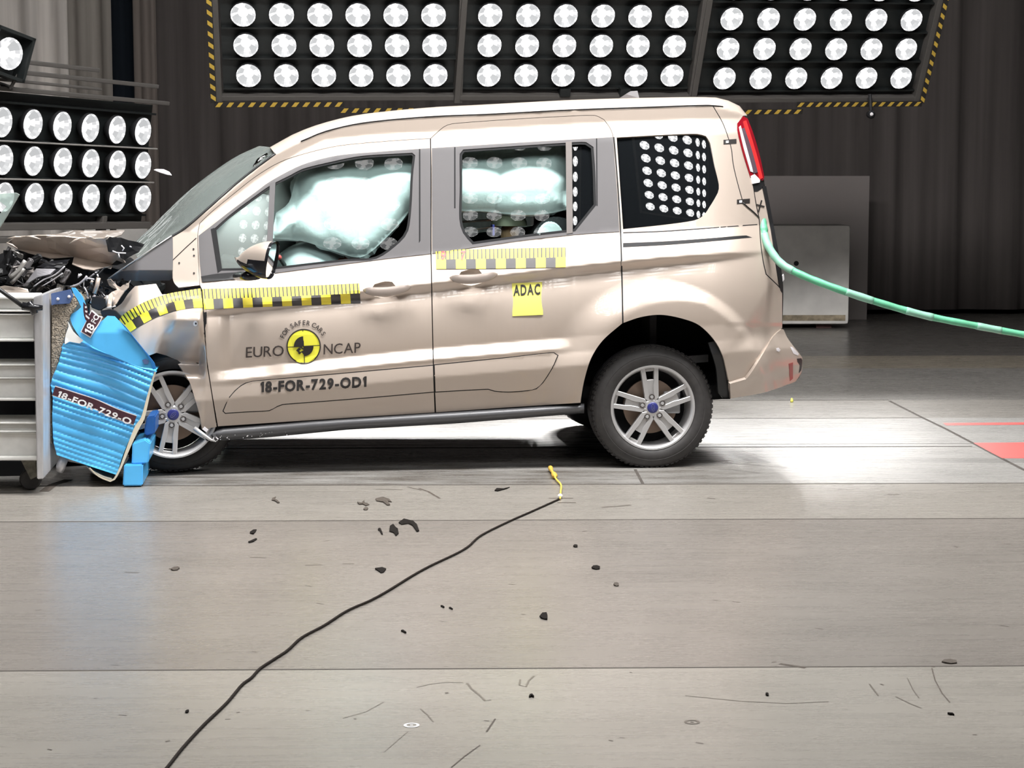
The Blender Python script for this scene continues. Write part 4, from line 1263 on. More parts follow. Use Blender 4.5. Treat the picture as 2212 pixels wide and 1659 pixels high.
# door mirror
mir_c = cpt(558, 560, -.10)
bm = bmesh.new()
rings = []
for i in range(13):
    t = i / 12
    r = math.sin(min(1, t * 1.06) * math.pi / 2) ** .7
    x = -.115 + .19 * t
    ring = []
    for k in range(28):
        a = 2 * math.pi * k / 28
        ca, sa = math.cos(a), math.sin(a)
        e = 2.8
        u = math.copysign(abs(ca) ** (2 / e), ca); w = math.copysign(abs(sa) ** (2 / e), sa)
        ring.append(bm.verts.new((x + .012 * w, u * .105 * r + .01 * (1 - t), w * .096 * r)))
    rings.append(ring)
for i in range(12):
    for k in range(28):
        f = bm.faces.new((rings[i][k], rings[i][(k + 1) % 28], rings[i + 1][(k + 1) % 28], rings[i + 1][k]))
        z = sum(v.co.z for v in f.verts) / 4
        f.material_index = 1 if (z < -.012 or i == 11) else 0
f = bm.faces.new(rings[0]); f.material_index = 0
f = bm.faces.new([bm.verts.new(v.co + Vector((-.012, 0, 0)) * 1 - Vector((0, v.co.y, v.co.z)) * .06) for v in rings[-1]]); f.material_index = 1
fix_normals(bm)
mm = from_bm('side_mirror', bm, [M['paint'], M['black_gloss']], car, True, 50)
mm.location = mir_c; mm.rotation_euler = (0, math.radians(4), math.radians(-14))
bm = bmesh.new()
ring = []
for k in range(28):
    a = 2 * math.pi * k / 28; ca, sa = math.cos(a), math.sin(a); e = 2.8
    u = math.copysign(abs(ca) ** (2 / e), ca); w = math.copysign(abs(sa) ** (2 / e), sa)
    ring.append(bm.verts.new((.0655 + .012 * w, u * .094, w * .086)))
cv = bm.verts.new((.069, 0, 0))
for k in range(28): bm.faces.new((ring[k], ring[(k + 1) % 28], cv))
fix_normals(bm)
from_bm('mirror_glass', bm, M['chrome'], mm, True)
bm = bmesh.new()
st = [cpt(548, 590, -.09), cpt(535, 597, -.04), cpt(520, 598, .04)]
bm_tube(bm, st, [.05, .042, .045], 14)
for v in bm.verts: v.co.z = st[1].z + (v.co.z - st[1].z) * .55
from_bm('mirror_arm', bm, M['black_gloss'], car, True)

# measuring tapes on the doors and the wing
def tape(parent, top, bot, n, name='measuring_tape', fade=None, red=()):
    """yellow scale strip between two pixel polylines with n squares"""
    C = n * 15
    T = np.array(resample(top, C + 1)); Bm = np.array(resample(bot, C + 1))
    rows = [0, .06, .20, .35, .50, .62, .74, .86, .97, 1.0]
    V, F, MI = [], [], []
    for r in rows: V += list(T + (Bm - T) * r)
    for j in range(len(rows) - 1):
        for i in range(C):
            a = j * (C + 1) + i
            F.append((a, a + 1, a + C + 2, a + C + 1))
            tick = j <= 3 and i % 6 in (2, 3)
            sq = 4 <= j <= 8 and (i // 15) % 2 == 1
            MI.append(1 if tick or sq else 0)
    A = np.array(V)
    return from_pydata(name, surf(A[:, 0], A[:, 1], side, -.004), F, [M['yellow'], M['tape_black'], M['red_ink']], parent, mi=MI)
tape(fdoor, [(437, 624), (600, 620), (776, 612)], [(441, 668), (600, 662), (779, 655)], 16)
tape(sdoor, [(941, 540), (1080, 537), (1222, 534)], [(942, 581), (1080, 580), (1222, 577)], 13)
for s, x in (('9', 952), ('7', 995)):
    print_text('tape_number', s, M['red_ink'], sdoor, (x, 562), (1, -.02), (0, -1), bold=.03, fit=(11, 20), off=-.006)

# prints on the front door
EM = (656, 748)
ax, ay = np.array([.9985, -.055]), np.array([.055, .9985])
def em(r, a): return tuple(np.array(EM) + ax * r * math.cos(a) * .985 - ay * r * math.sin(a))
def sector(r0, r1, a0, a1, n=18):
    return [em(r1, a0 + (a1 - a0) * i / n) for i in range(n + 1)] + ([em(r0, a1 + (a0 - a1) * i / n) for i in range(n + 1)] if r0 else [EM])
disc = [em(37, 2 * math.pi * i / 60) for i in range(60)]
emb = px_mesh('emblem_disc', [disc], M['emblem_yellow'], fdoor, off=-.0045)
pi = math.pi
em_q = [sector(35, 37.6, 2 * pi * i / 12, 2 * pi * (i + 1) / 12, 5) for i in range(12)]
em_q += [sector(0, 21.5, pi / 2, pi), sector(0, 21.5, -pi / 2, 0)]
def em_xy(p): return tuple(np.array(EM) + ax * p[0] + ay * p[1])
for r in ([(-.8, -37), (.8, -37), (.8, 37), (-.8, 37)], [(-37, -.8), (37, -.8), (37, .8), (-37, .8)]):
    em_q.append([em_xy(p) for p in r])
for r in ([(-17, 8), (-10, 2), (-6, 6), (-13, 12)], [(-13, 12), (-11, 9), (-6, 13), (-9, 17), (-12, 16)], [(-8, 12), (0, 8), (0, 20), (-4, 14)], [(-11, 0), (-5, 0), (0, 6), (0, 9), (-6, 4)]):
    em_q.append([em_xy(p) for p in r])
px_mesh('emblem_marks', em_q, M['ink'], fdoor, off=-.0055)
print_text('lettering', 'EURO', M['ink_soft'], fdoor, (531, 773), (.997, -.05), (0.02, -1), fit=(82, 23), bold=.004)
print_text('lettering', 'NCAP', M['ink_soft'], fdoor, (699, 766), (.997, -.05), (0.02, -1), fit=(80, 22.5), bold=.004)
ring_s = 'FOR SAFER CARS'
tot = len(ring_s)
v_all, f_all = [], []
adv = []
for ch in ring_s:
    adv.append(.38 if ch == ' ' else 1.0)
c = np.cumsum(adv) - np.array(adv) / 2
a0, a1 = math.radians(158), math.radians(24)
for ch, t in zip(ring_s, c / sum(adv)):
    if ch == ' ': continue
    a = a0 + (a1 - a0) * t
    vv, ff = text_polys(ch, .018)
    w = vv[:, 0].max() + vv[:, 0].min(); hh = .72
    xl = (vv[:, 0] - w / 2) * 13.0; yl = (vv[:, 1]) * 14.5
    base = np.array(em(46, a)); up = np.array(em(47, a)) - base; rt = np.array([-up[1], up[0]])
    P = base + xl[:, None] * rt + yl[:, None] * up
    k = len(v_all); v_all += [tuple(p) for p in P]; f_all += [tuple(i + k for i in q) for q in ff]
A = np.array(v_all)
from_pydata('arched_lettering', surf(A[:, 0], A[:, 1], side, -.004), f_all, M['ink_soft'], fdoor)
print_text('test_number', '18-FOR-729-OD1', M['ink'], fdoor, (562, 849.5), (.998, -.052), (0.02, -1), fit=(230, 25), bold=.036, off=-.011)

# yellow paper note
note = panel('paper_note', [(1106, 612), (1171, 609), (1173, 680), (1107, 683)], M['yellow_note'], sdoor, off=-.003, thick=.001, smooth_outline=False)
print_text('note_lettering', 'ADAC', M['ink'], sdoor, (1109, 639.5), (.998, -.05), (0, -1), fit=(58, 24), bold=.03, off=-.005)

# ---------------------------------------------------------------- wheels
def make_wheel(loc, spoke0, steer=0.0, scale=1.0, squash=0.0, front=False):
    R = .326 * scale
    bm = bmesh.new()
    bm_lathe(bm, [(.222, -.090), (.2265, -.0985), (.2245, -.1015), (.216, -.1010), (.208, -.093), (.205, -.075), (.195, -.03), (.195, .09)], 72)
    fix_normals(bm)
    w = from_bm('wheel', bm, M['alloy'], car, True, 40)
    w.location = loc; w.rotation_euler = (0, 0, steer)
    bm = bmesh.new()
    prof = [(.223, -.094), (.230, -.101), (.250, -.1065), (.272, -.1075), (.275, -.1060), (.278, -.1070), (.298, -.1005), (.311, -.091), (.3205, -.078), (.3215, -.074), (.3150, -.072), (.3150, -.068), (.3245, -.066), (.326, -.042), (.318, -.041), (.318, -.034), (.326, -.033), (.326, -.006), (.318, -.005), (.318, .005), (.326, .006), (.326, .033), (.318, .034), (.318, .041), (.326, .042), (.3245, .066), (.3205, .08), (.311, .091), (.29, .103), (.25, .106), (.223, .094)]
    bm_lathe(bm, prof, 120)
    # shoulder tread blocks
    for k in range(72):
        a = 2 * math.pi * k / 72
        m_ = Matrix.Rotation(-a, 4, 'Y') @ Matrix.Translation((.3225, -.0735, 0)) @ Matrix.Rotation(math.radians(-24), 4, 'Z')
        bm_box(bm, (.006, .026, .017), matrix=None)
        bmesh.ops.transform(bm, matrix=m_, verts=bm.verts[-8:])
    if squash:
        for v in bm.verts:
            lim = -R + squash
            if v.co.z < lim + .03:
                t = max(0, (lim + .03 - v.co.z) / (squash + .03))
                v.co.z += t * squash; v.co.y *= 1 + .1 * t
    fix_normals(bm)
    ty = from_bm('tyre', bm, M['rubber'], w, True, 35)
    if front: ty.location = (.012, .085, .004)
    for k in range(5):
        a = spoke0 + 2 * math.pi * k / 5
        bm = bmesh.new()
        rot = Matrix.Rotation(-a, 4, 'Y')
        def T(u, v_, d): return rot @ Vector((u, d, v_))
        for s in (-1, 1):
            bm_prism(bm, [(.03, s * .012), (.05, s * .036), (.215, s * .048), (.215, s * .025), (.14, s * .018), (.12, s * .013)], -.093, -.058, T)
        bm_prism(bm, [(.03, -.02), (.03, .02), (.148, .024), (.148, -.024)], -.083, -.055, T)
        bm_prism(bm, [(.192, -.03), (.192, .03), (.206, .03), (.206, -.03)], -.080, -.055, T)
        fix_normals(bm)
        bmesh.ops.bevel(bm, geom=bm.edges[:], offset=.002, segments=1, affect='EDGES')
        from_bm('spoke', bm, M['alloy'], w)
        p = (rot @ Vector((.0565, 0, 0)))
        bm = bmesh.new(); bm_lathe(bm, [(.0175, -.0905), (.0165, -.0945), (.013, -.0935), (.0125, -.086), (.0, -.086)], 20); fix_normals(bm)
        q = from_bm('nut_recess', bm, M['alloy_dark'], w, True, 40); q.location = (p.x, 0, p.z)
        bm = bmesh.new(); bm_lathe(bm, [(0, -.097), (.0085, -.096), (.0105, -.092), (.0105, -.085)], 6); fix_normals(bm)
        q = from_bm('lug_nut', bm, M['alloy'], w); q.location = (p.x, 0, p.z)
    bm = bmesh.new(); bm_lathe(bm, [(0, -.0935), (.034, -.0935), (.045, -.091), (.05, -.085), (.05, -.06)], 40); fix_normals(bm)
    from_bm('hub', bm, M['alloy'], w, True, 40)
    bm = bmesh.new(); bm_lathe(bm, [(0, -.1005), (.022, -.0995), (.0285, -.097), (.0295, -.0935)], 36); fix_normals(bm)
    from_bm('hub_cap', bm, M['blue_badge'], w, True, 60)
    bm = bmesh.new()
    ov = [(.018 * math.cos(t), .008 * math.sin(t)) for t in np.linspace(0, 2 * math.pi, 25)]
    bm_tube(bm, [Vector((x * math.cos(spoke0) - z * math.sin(spoke0), -.101, x * math.sin(spoke0) + z * math.cos(spoke0))) for x, z in ov], .0008, 5)
    bm_tube(bm, [Vector((x * math.cos(spoke0) - z * math.sin(spoke0), -.1015, x * math.sin(spoke0) + z * math.cos(spoke0))) for x, z in [(-.011, .001), (-.007, .003), (-.005, -.003), (-.001, .002), (.002, -.002), (.006, .002), (.01, -.001)]], .0008, 5)
    from_bm('hub_badge', bm, M['badge_pale'], w)
    bm = bmesh.new(); bm_lathe(bm, [(.06, -.02), (.145, -.02), (.145, .0), (.06, .0)], 48, True); fix_normals(bm)
    from_bm('brake_disc', bm, M['brake'], w, True, 40)
    bm = bmesh.new(); bm_lathe(bm, [(.0, .02), (.194, .02)], 48); from_bm('wheel_back', bm, M['dark'], w)
    bm = bmesh.new(); bm_box(bm, (.09, .06, .12), loc=(.115, -.01, .02) if not front else (.1, -.01, .06), bevel=.01); from_bm('brake_caliper', bm, M['steel'], w)
    return w
rw = make_wheel(cpt(1410.5, 881, .015) + Vector((0, .10, 0)), math.radians(95))
fw = make_wheel(cpt(369, 896, .02) + Vector((0, .10, 0)), math.radians(45), steer=math.radians(7), squash=.012, front=True)
# far-side wheels
for src, x in ((rw, 0), (fw, 1)):
    c = src.copy(); COL.objects.link(c); c.parent = car
    c.location = (src.location.x, CAR_W - src.location.y + .04, src.location.z); c.rotation_euler = (0, 0, math.pi + src.rotation_euler.z)
    for ch in src.children:
        d = ch.copy(); COL.objects.link(d); d.parent = c
# far wheels rest on the floor

# ------------------------------------------------------------------ cabin
def cbox(name, x0, x1, y0, y1, z0, z1, m, bevel=.02, parent=car):
    bm = bmesh.new(); bm_box(bm, (x1 - x0, y1 - y0, z1 - z0), loc=((x0 + x1) / 2, (y0 + y1) / 2, (z0 + z1) / 2), bevel=bevel)
    return from_bm(name, bm, m, parent, True, 40)
zb = cpt(700, 590, .2).z
cbox('cabin_floor', -2.2, .55, .16, CAR_W - .16, .36, .42, M['dark'], 0)
cbox('load_screen', .02, .06, .2, CAR_W - .2, .42, 1.62, M['seat'], .01)
def seat(x, y, label_part='front_seat', w=.5, parent=car):
    bm = bmesh.new()
    bm_box(bm, (.52, w, .16), loc=(x, y, .66), bevel=.05)
    m_ = Matrix.Rotation(math.radians(14), 3, 'Y')
    bm_box(bm, (.14, w, .66), matrix=m_, loc=(x + .32, y, .98), bevel=.05)
    bm_box(bm, (.09, .26, .18), matrix=m_, loc=(x + .44, y, 1.40), bevel=.035)
    return from_bm(label_part, bm, M['seat'], parent, True, 50)
seat(-1.45, .5); seat(-1.45, 1.3)
seat(-.55, .52, 'rear_seat', .55); seat(-.55, 1.28, 'rear_seat', .55)
prism_px('dashboard', [(420, 610), (470, 560), (560, 575), (600, 600), (610, 660), (430, 680)], .22, 1.6, M['dash'])
# curtain airbag behind the side windows (one inflated cushion from front to rear door)
AIR = [(640, 384), (660, 362), (720, 347), (800, 333), (905, 322), (1000, 322), (1120, 313), (1228, 306), (1228, 452), (1180, 462), (1115, 464), (1050, 457), (995, 456), (930, 456), (884, 456), (868, 478), (830, 518), (795, 549), (767, 556), (704, 537), (653, 521), (588, 515), (588, 505), (596, 460), (624, 437)]
def air_fn(px, py):
    x = np.asarray(px, float); y = np.asarray(py, float)
    lobes = .040 * np.abs(np.sin((x - 640) / 46.0 + (y - 440) / 400.0)) ** .7
    top = .07 * np.clip((390 - y) / 60, 0, 1) ** 1.5
    folds = .010 * np.sin((y - 330 + (x - 900) * .10) / 9.0) * np.clip((x - 960) / 30, 0, 1) * np.clip((440 - y) / 90, 0, 1)
    fr_f = .007 * np.sin((x - y * .55) / 13.0) * np.clip((760 - x) / 60, 0, 1)
    edge = seg_dist(AIRC, x.ravel(), y.ravel()).reshape(x.shape)
    puff = .085 * (1 - np.exp(-edge / 26.0))
    return side(px, py) + .16 - lobes - puff + top + folds + fr_f
AIRC = catmull(AIR, 24, True)
panel('curtain_airbag', AIR, M['airbag'], car, fn=air_fn, step=7, thick=.03)
panel('curtain_airbag', AIR, M['airbag'], car, fn=air_fn, step=14, thick=.03, mirror=True)
bm = bmesh.new(); bmesh.ops.create_uvsphere(bm, u_segments=32, v_segments=20, radius=1)
for v in bm.verts: v.co = Vector((v.co.x * .26, v.co.y * .30, v.co.z * .24))
o = from_bm('passenger_airbag', bm, M['airbag_grey'], car, True); o.location = cpt(545, 500, 1.25)
# driver airbag dome and things below it
bm = bmesh.new(); bmesh.ops.create_uvsphere(bm, u_segments=32, v_segments=20, radius=1)
for v in bm.verts: v.co = Vector((v.co.x * .20, v.co.y * .26, v.co.z * .15))
o = from_bm('driver_airbag', bm, M['airbag_grey'], car, True); o.location = cpt(672, 582, .52)
cbox('red_seat_bolster', *(lambda a, b: (a.x, b.x, .36, .60, b.z - .1, a.z))(cpt(712, 558, .4), cpt(790, 572, .4)), M['red_cloth'], .03)
bm = bmesh.new(); bm_tube(bm, [cpt(584, 525, .3), cpt(604, 556, .32), cpt(616, 575, .34)], .012, 10); from_bm('steering_stalk', bm, M['dash'], car)
bm = bmesh.new(); bmesh.ops.create_uvsphere(bm, u_segments=16, v_segments=10, radius=.014); o = from_bm('red_marker_ball', bm, M['red_ink'], car, True); o.location = cpt(603, 556, .29)
for a, b in (((996, 499), (1082, 487)), ((996, 479), (1080, 474))):
    bm = bmesh.new(); bm_tube(bm, [cpt(*a, .5), cpt(*b, .5)], .006, 8); from_bm('cabin_rod', bm, M['alloy'], car)
# headliner and A-pillar lining seen through the glass
panel('headliner_trim', [(560, 415), (640, 360), (900, 312), (1290, 290), (1300, 330), (900, 345), (640, 400), (600, 520), (585, 520), (585, 420)], M['headliner'], car, off=.22, step=16, thick=.02)

# crash dummy child and its seat behind the sliding door window
t = thing('child_seat', 'dark child seat shell with white cushion seen through the sliding door window', 'child seat')
CM = Matrix.Translation(Vector(P0)) @ Matrix.Rotation(CAR_YAW, 4, 'Z')
cs_base = cpt(1190, 560, .42)
t.location = CM @ Vector((cs_base.x, cs_base.y, .745)); t.rotation_euler = (0, 0, CAR_YAW)
def local(px, py, Y, root_local): return cpt(px, py, Y) - root_local
root_l = Vector((cs_base.x, cs_base.y, .745))
def arch_mesh(px0, px1, ytop, ybot, y0, y1, inset):
    n_ = 18; out = []
    for i in range(n_ + 1):
        a = math.pi * i / n_
        out.append(((px0 + px1) / 2 - (px1 - px0) / 2 * math.cos(a) * (1 - .0), ybot - (ybot - ytop) * math.sin(a) ** .8))
    bm = bmesh.new()
    bm_prism(bm, out, y0, y1, lambda u, w, d: cpt(u, w, y0) - root_l + Vector((0, d - y0, 0)))
    fix_normals(bm)
    bmesh.ops.bevel(bm, geom=[e for e in bm.edges if e.calc_length() > .2 or True][:0] or bm.edges[:], offset=.008, segments=2, affect='EDGES')
    return bm
from_bm('seat_shell', arch_mesh(1145, 1262, 468, 560, .25, .50, 0), M['seat'], t, True, 45)
from_bm('white_cushion', arch_mesh(1157, 1222, 478, 540, .215, .25, 0), M['airbag'], t, True, 45)
bm = bmesh.new(); bm_box(bm, (.40, .44, .20), loc=(0, .14, .08), bevel=.04); from_bm('seat_base', bm, M['seat'], t, True, 45)

h = cpt(1102, 497, .36)
dl = Vector((h.x + .02, h.y + .05, .75))
t = thing('crash_test_dummy', 'seated child crash test dummy in olive cap leaning behind the sliding door window', 'dummy')
t.location = CM @ dl; t.rotation_euler = (0, 0, CAR_YAW)
hl = h - dl
me = bpy.data.meshes.new('body')
V = [(.0, 0, .10), (.0, 0, .25), (hl.x * .6, 0, hl.z - .16), (hl.x, 0, hl.z - .08), (hl.x, -.0, hl.z + .0), (hl.x, 0, hl.z + .055),
     (.03, -.14, hl.z - .20), (-.02, -.17, hl.z - .38), (-.16, -.13, hl.z - .42), (.03, .14, hl.z - .20), (-.02, .17, hl.z - .38), (-.16, .13, hl.z - .42),
     (-.10, -.07, .09), (-.30, -.08, .11), (-.32, -.08, -.08), (-.10, .07, .09), (-.30, .08, .11), (-.32, .08, -.08), (hl.x - .05, 0, hl.z - .015)]
E = [(0, 1), (1, 2), (2, 3), (3, 4), (4, 5), (2, 6), (6, 7), (7, 8), (2, 9), (9, 10), (10, 11), (0, 12), (12, 13), (13, 14), (0, 15), (15, 16), (16, 17), (4, 18)]
R_ = [.11, .105, .085, .045, .082, .07, .045, .036, .028, .045, .036, .028, .065, .05, .038, .065, .05, .038, .045]
me.from_pydata(V, E, []); me.update()
body = link('body', me, t, M['skin'])
sk = body.modifiers.new('skin', 'SKIN')
for i, d in enumerate(me.skin_vertices[0].data):
    d.radius = (R_[i], R_[i]); d.use_root = (i == 0)
body.modifiers.new('sub', 'SUBSURF').levels = 2
for md in body.modifiers:
    if md.type == 'SUBSURF': md.render_levels = 2
bm = bmesh.new(); bmesh.ops.create_uvsphere(bm, u_segments=24, v_segments=14, radius=.098)
bmesh.ops.delete(bm, geom=[v for v in bm.verts if v.co.z < -.005], context='VERTS')
o = from_bm('cap', bm, M['olive'], body, True); o.location = (hl.x, 0, hl.z + .022)
bm = bmesh.new(); bm_box(bm, (.012, .10, .06), bevel=.004); o = from_bm('blue_target', bm, M['blue_patch'], body); o.location = (hl.x - .092, -.03, hl.z + .0)
bm = bmesh.new(); bm_box(bm, (.20, .26, .16), loc=(0, 0, 0), bevel=.05); o = from_bm('red_shirt', bm, M['red_cloth'], body, True); o.location = (.02, 0, hl.z - .20)

# ------------------------------------------------------------------ crushed front of the car
wing_out = [(435, 629), (375, 634), (350, 636), (337, 613), (292, 618), (277, 634), (262, 656), (245, 667), (262, 690), (285, 722), (322, 768), (338, 762), (369, 772), (387, 790), (399, 808), (409, 824), (421, 861), (431, 897), (437, 928), (468, 922), (457, 853), (449, 802), (445, 772), (438, 671)]
wing = panel('front_wing', wing_out, M['paint'], car, sharp=30, step=6)
tape(wing, [(256, 687), (285, 667), (320, 649), (365, 634), (400, 628), (434, 623)], [(279, 719), (305, 702), (340, 684), (380, 671), (410, 666), (438, 664)], 9)
px_mesh('wing_bolt', [[(422 + 5 * math.cos(a), 699 + 6 * math.sin(a)) for a in np.linspace(0, 5.8, 12)]], M['white_print'], wing, off=-.004)
px_mesh('wing_bolt_hole', [[(423 + 2 * math.cos(a), 699 + 2.4 * math.sin(a)) for a in np.linspace(0, 5.8, 10)]], M['ink'], wing, off=-.006)
panel('mirror_side_cover', [(373, 511), (373.5, 560), (373, 584), (300, 584), (262, 586), (300, 560), (338, 533)], M['grey_trim'], car, off=-.006, step=8, sharp=25)
def cov_fn(px, py):
    return side(px, py) + .05 * np.clip((np.asarray(py, float) - 584) / 20, 0, 1.3) - .008
panel('cowl_side_trim', [(262, 585), (300, 583), (373, 583), (374, 600), (366, 606), (300, 607), (246, 607), (238, 601)], M['grey_trim'], car, fn=cov_fn, step=6, sharp=25)
bm = bmesh.new(); bm_tube(bm, [cpt(x, y, float(side(x, y)) - .012) for x, y in ((234, 602), (262, 582), (300, 557), (338, 531), (371, 509))], .0035, 6); from_bm('trim_bright_edge', bm, M['alloy'], car, True)
bm = bmesh.new(); bm_tube(bm, [cpt(x, y, float(side(x, y)) - .001) for x, y in ((346, 640), (353, 655), (352, 672))], .0018, 6); from_bm('wing_tear', bm, M['seal'], wing)

def sheet(name, pts, faces, m, parent=car, thick=.004, sub=2, bump_=0.0, seed=0):
    """folded sheet: points are (pixel x, pixel y, lateral depth)"""
    r = random.Random(seed)
    bm = bmesh.new()
    vs_ = [bm.verts.new(cpt(x, y, d)) for x, y, d in pts]
    for f in faces: bm.faces.new([vs_[i] for i in f])
    if sub:
        bmesh.ops.subdivide_edges(bm, edges=bm.edges[:], cuts=sub, use_grid_fill=True)
    if bump_:
        for v in bm.verts: v.co += Vector((r.uniform(-1, 1), r.uniform(-1, 1), r.uniform(-1, 1))) * bump_
    bmesh.ops.recalc_face_normals(bm, faces=bm.faces[:])
    o = from_bm(name, bm, m, parent)
    s = o.modifiers.new('thickness', 'SOLIDIFY'); s.thickness = thick
    return o
# bonnet: long bent plate rising away, with a light folded flange
sheet('bonnet', [(14, 522, .24), (40, 511, .20), (100, 508, .18), (160, 511, .17), (230, 514, .17), (252, 540, .20), (272, 565, .24), (245, 570, .30), (158, 554, .32), (105, 545, .31), (37, 537, .28)],
      [(0, 1, 10), (1, 2, 9, 10), (2, 3, 8, 9), (3, 4, 5, 8), (5, 6, 7, 8)], M['paint'], bump_=.004, seed=2)
sheet('bonnet_far_half', [(40, 511, .22), (100, 507, .20), (165, 510, .19), (228, 514, .19), (262, 507, .9), (270, 498, 1.25), (160, 498, 1.3), (125, 506, 1.1)],
      [(0, 1, 7), (1, 2, 6, 7), (2, 3, 4, 6), (4, 5, 6)], M['paint'], bump_=.004, seed=3)
sheet('bonnet_flange', [(37, 537, .28), (105, 545, .31), (159, 554, .32), (108, 557, .24), (62, 546, .26)], [(0, 1, 4), (1, 2, 3, 4)], M['paint'], bump_=.001)
sheet('bonnet_side_flap', [(160, 554, .32), (203, 563, .31), (245, 572, .30), (240, 580, .22), (228, 576, .22), (203, 583, .18), (180, 580, .18), (156, 570, .20)], [(0, 1, 6, 7), (1, 2, 4, 5, 6), (2, 3, 4)], M['paint'], sub=1)
for a, b in (((14, 524), (38, 537)), ((16, 515), (52, 512)), ((55, 510), (88, 517)), ((100, 513), (140, 511)), ((150, 526), (175, 514)), ((186, 513), (204, 514)), ((222, 518), (235, 510))):
    pa, pb = cpt(*a, .20 if a[0] < 20 else .165), cpt(*b, .20 if a[0] < 20 else .165)
    bm = bmesh.new(); bm_tube(bm, [pa, (pa + pb) / 2 + Vector((0, 0, .003)), pb], [.002, .006, .002], 8); from_bm('bonnet_crease', bm, M['paint'], car, True)
# wiper cowl
sheet('wiper_cowl', [(228, 519, .13), (236, 512, .14), (262, 514, .16), (312, 527, .2), (300, 545, .18), (268, 562, .18), (248, 546, .14), (234, 543, .14)], [(0, 1, 7), (1, 2, 6, 7), (2, 3, 4, 5), (2, 5, 6)], M['dark'], bump_=.002, seed=5)
for pts in ([(262, 530), (268, 536), (264, 542)], [(243, 542), (252, 546), (272, 547)], [(256, 548), (258, 556)], [(280, 532), (284, 534)]):
    bm = bmesh.new(); bm_tube(bm, [cpt(x, y, .12) for x, y in pts], .0035, 6); from_bm('cowl_clip', bm, M['clear_lens'], car, True)
sheet('cowl_bracket', [(255, 560, .26), (272, 565, .25), (252, 572, .24), (240, 572, .25)], [(0, 1, 2, 3)], M['black'], sub=0)

# headlamp remains
hl_ = sheet('headlamp', [(48, 616, .12), (56, 610, .10), (78, 580, .08), (120, 581, .08), (108, 592, .07), (80, 599, .08), (64, 609, .09), (52, 619, .11)], [(0, 1, 6, 7), (1, 2, 5, 6), (2, 3, 4, 5)], M['grey_lens'], sub=2, thick=.02)
sheet('headlamp_cover', [(80, 575, .10), (100, 565, .11), (150, 561, .12), (146, 570, .11), (128, 592, .09), (110, 604, .09), (84, 617, .10), (70, 622, .12), (86, 604, .12), (122, 583, .12)], [(0, 1, 9), (1, 2, 3, 9), (3, 4, 9), (4, 5, 8, 9), (5, 6, 7, 8)], M['black_gloss'], bump_=.003, seed=8)
for pts, r_ in (([(72, 620), (95, 604), (120, 593), (140, 575)], .004), ([(90, 619), (115, 604), (136, 590)], .003), ([(152, 620), (170, 614), (184, 602), (188, 596)], .006), ([(22, 600), (40, 585), (55, 563)], .012), ([(24, 612), (38, 598), (52, 580)], .01)):
    bm = bmesh.new(); bm_tube(bm, [cpt(x, y, .08) for x, y in catmull(pts, 8)], r_, 8); from_bm('headlamp_frame', bm, M['grey_lens'] if r_ < .01 else M['crumple_metal'], car, True)
# dark mass of the crushed engine bay behind the loose pieces
bm = bmesh.new()
bm_prism(bm, [(-40, 560), (40, 545), (150, 565), (240, 575), (300, 600), (330, 640), (300, 690), (262, 690), (240, 668), (180, 650), (90, 640), (-40, 650)], .36, 1.4, lambda u, w, d: cpt(u, w, .36) + Vector((0, d - .36, 0)))
fix_normals(bm); bmesh.ops.subdivide_edges(bm, edges=bm.edges[:], cuts=3, use_grid_fill=True)
rs = random.Random(21)
for v in bm.verts: v.co += Vector((rs.uniform(-1, 1), rs.uniform(-1, 1), rs.uniform(-1, 1))) * .015
from_bm('crushed_engine_bay', bm, M['dark'], car)
rs = random.Random(33)
kinds = [('crumpled_bracket', 'crumple_metal'), ('plastic_fragment', 'black'), ('plastic_fragment', 'black_gloss'), ('torn_panel', 'grey_trim'), ('crumpled_bracket', 'alloy_dark'), ('plastic_fragment', 'black'), ('torn_panel', 'dash'), ('plastic_fragment', 'black_gloss')]
for i in range(46):
    x = rs.uniform(-10, 262); yt = np.interp(x, [0, 60, 150, 230, 262], [545, 560, 580, 592, 615]); ybm = np.interp(x, [0, 60, 120, 180, 262], [628, 640, 645, 660, 668])
    y = rs.uniform(yt, ybm); d = rs.uniform(.12, .34)
    nm, mk = rs.choice(kinds)
    if mk in ('crumple_metal',) and rs.random() < .5: mk = 'black'
    c = cpt(x, y, d)
    n_ = rs.randint(4, 6); s = rs.uniform(.02, .062)
    bm = bmesh.new()
    ax_ = Matrix.Rotation(rs.uniform(0, 6.28), 3, 'Y') @ Matrix.Rotation(rs.uniform(-.9, .9), 3, 'X')
    for j in range(rs.randint(1, 3)):
        bm_box(bm, (s * rs.uniform(.8, 2.0), s * rs.uniform(.1, .5), s * rs.uniform(.2, .8)), matrix=ax_ @ Matrix.Rotation(rs.uniform(-.6, .6), 3, 'Y'), loc=c + Vector((rs.uniform(-s, s), rs.uniform(-s, s) * .3, rs.uniform(-s, s))), bevel=s * .08)
    bmesh.ops.subdivide_edges(bm, edges=bm.edges[:], cuts=1, use_grid_fill=True)
    for v in bm.verts: v.co += Vector((rs.uniform(-1, 1), rs.uniform(-1, 1), rs.uniform(-1, 1))) * s * .09
    from_bm(nm, bm, M[mk], car)
for i in range(14):
    x, y = rs.uniform(-10, 240), rs.uniform(575, 650); d = rs.uniform(.08, .2)
    pts = [cpt(x, y, d)]
    for j in range(4): pts.append(pts[-1] + Vector((rs.uniform(-.05, .06), rs.uniform(-.02, .02), rs.uniform(-.05, .05))))
    bm = bmesh.new(); bm_tube(bm, pts, rs.uniform(.003, .007), 8); from_bm('torn_wiring', bm, M[rs.choice(['black', 'black', 'grey_lens', 'black_gloss'])], car, True)
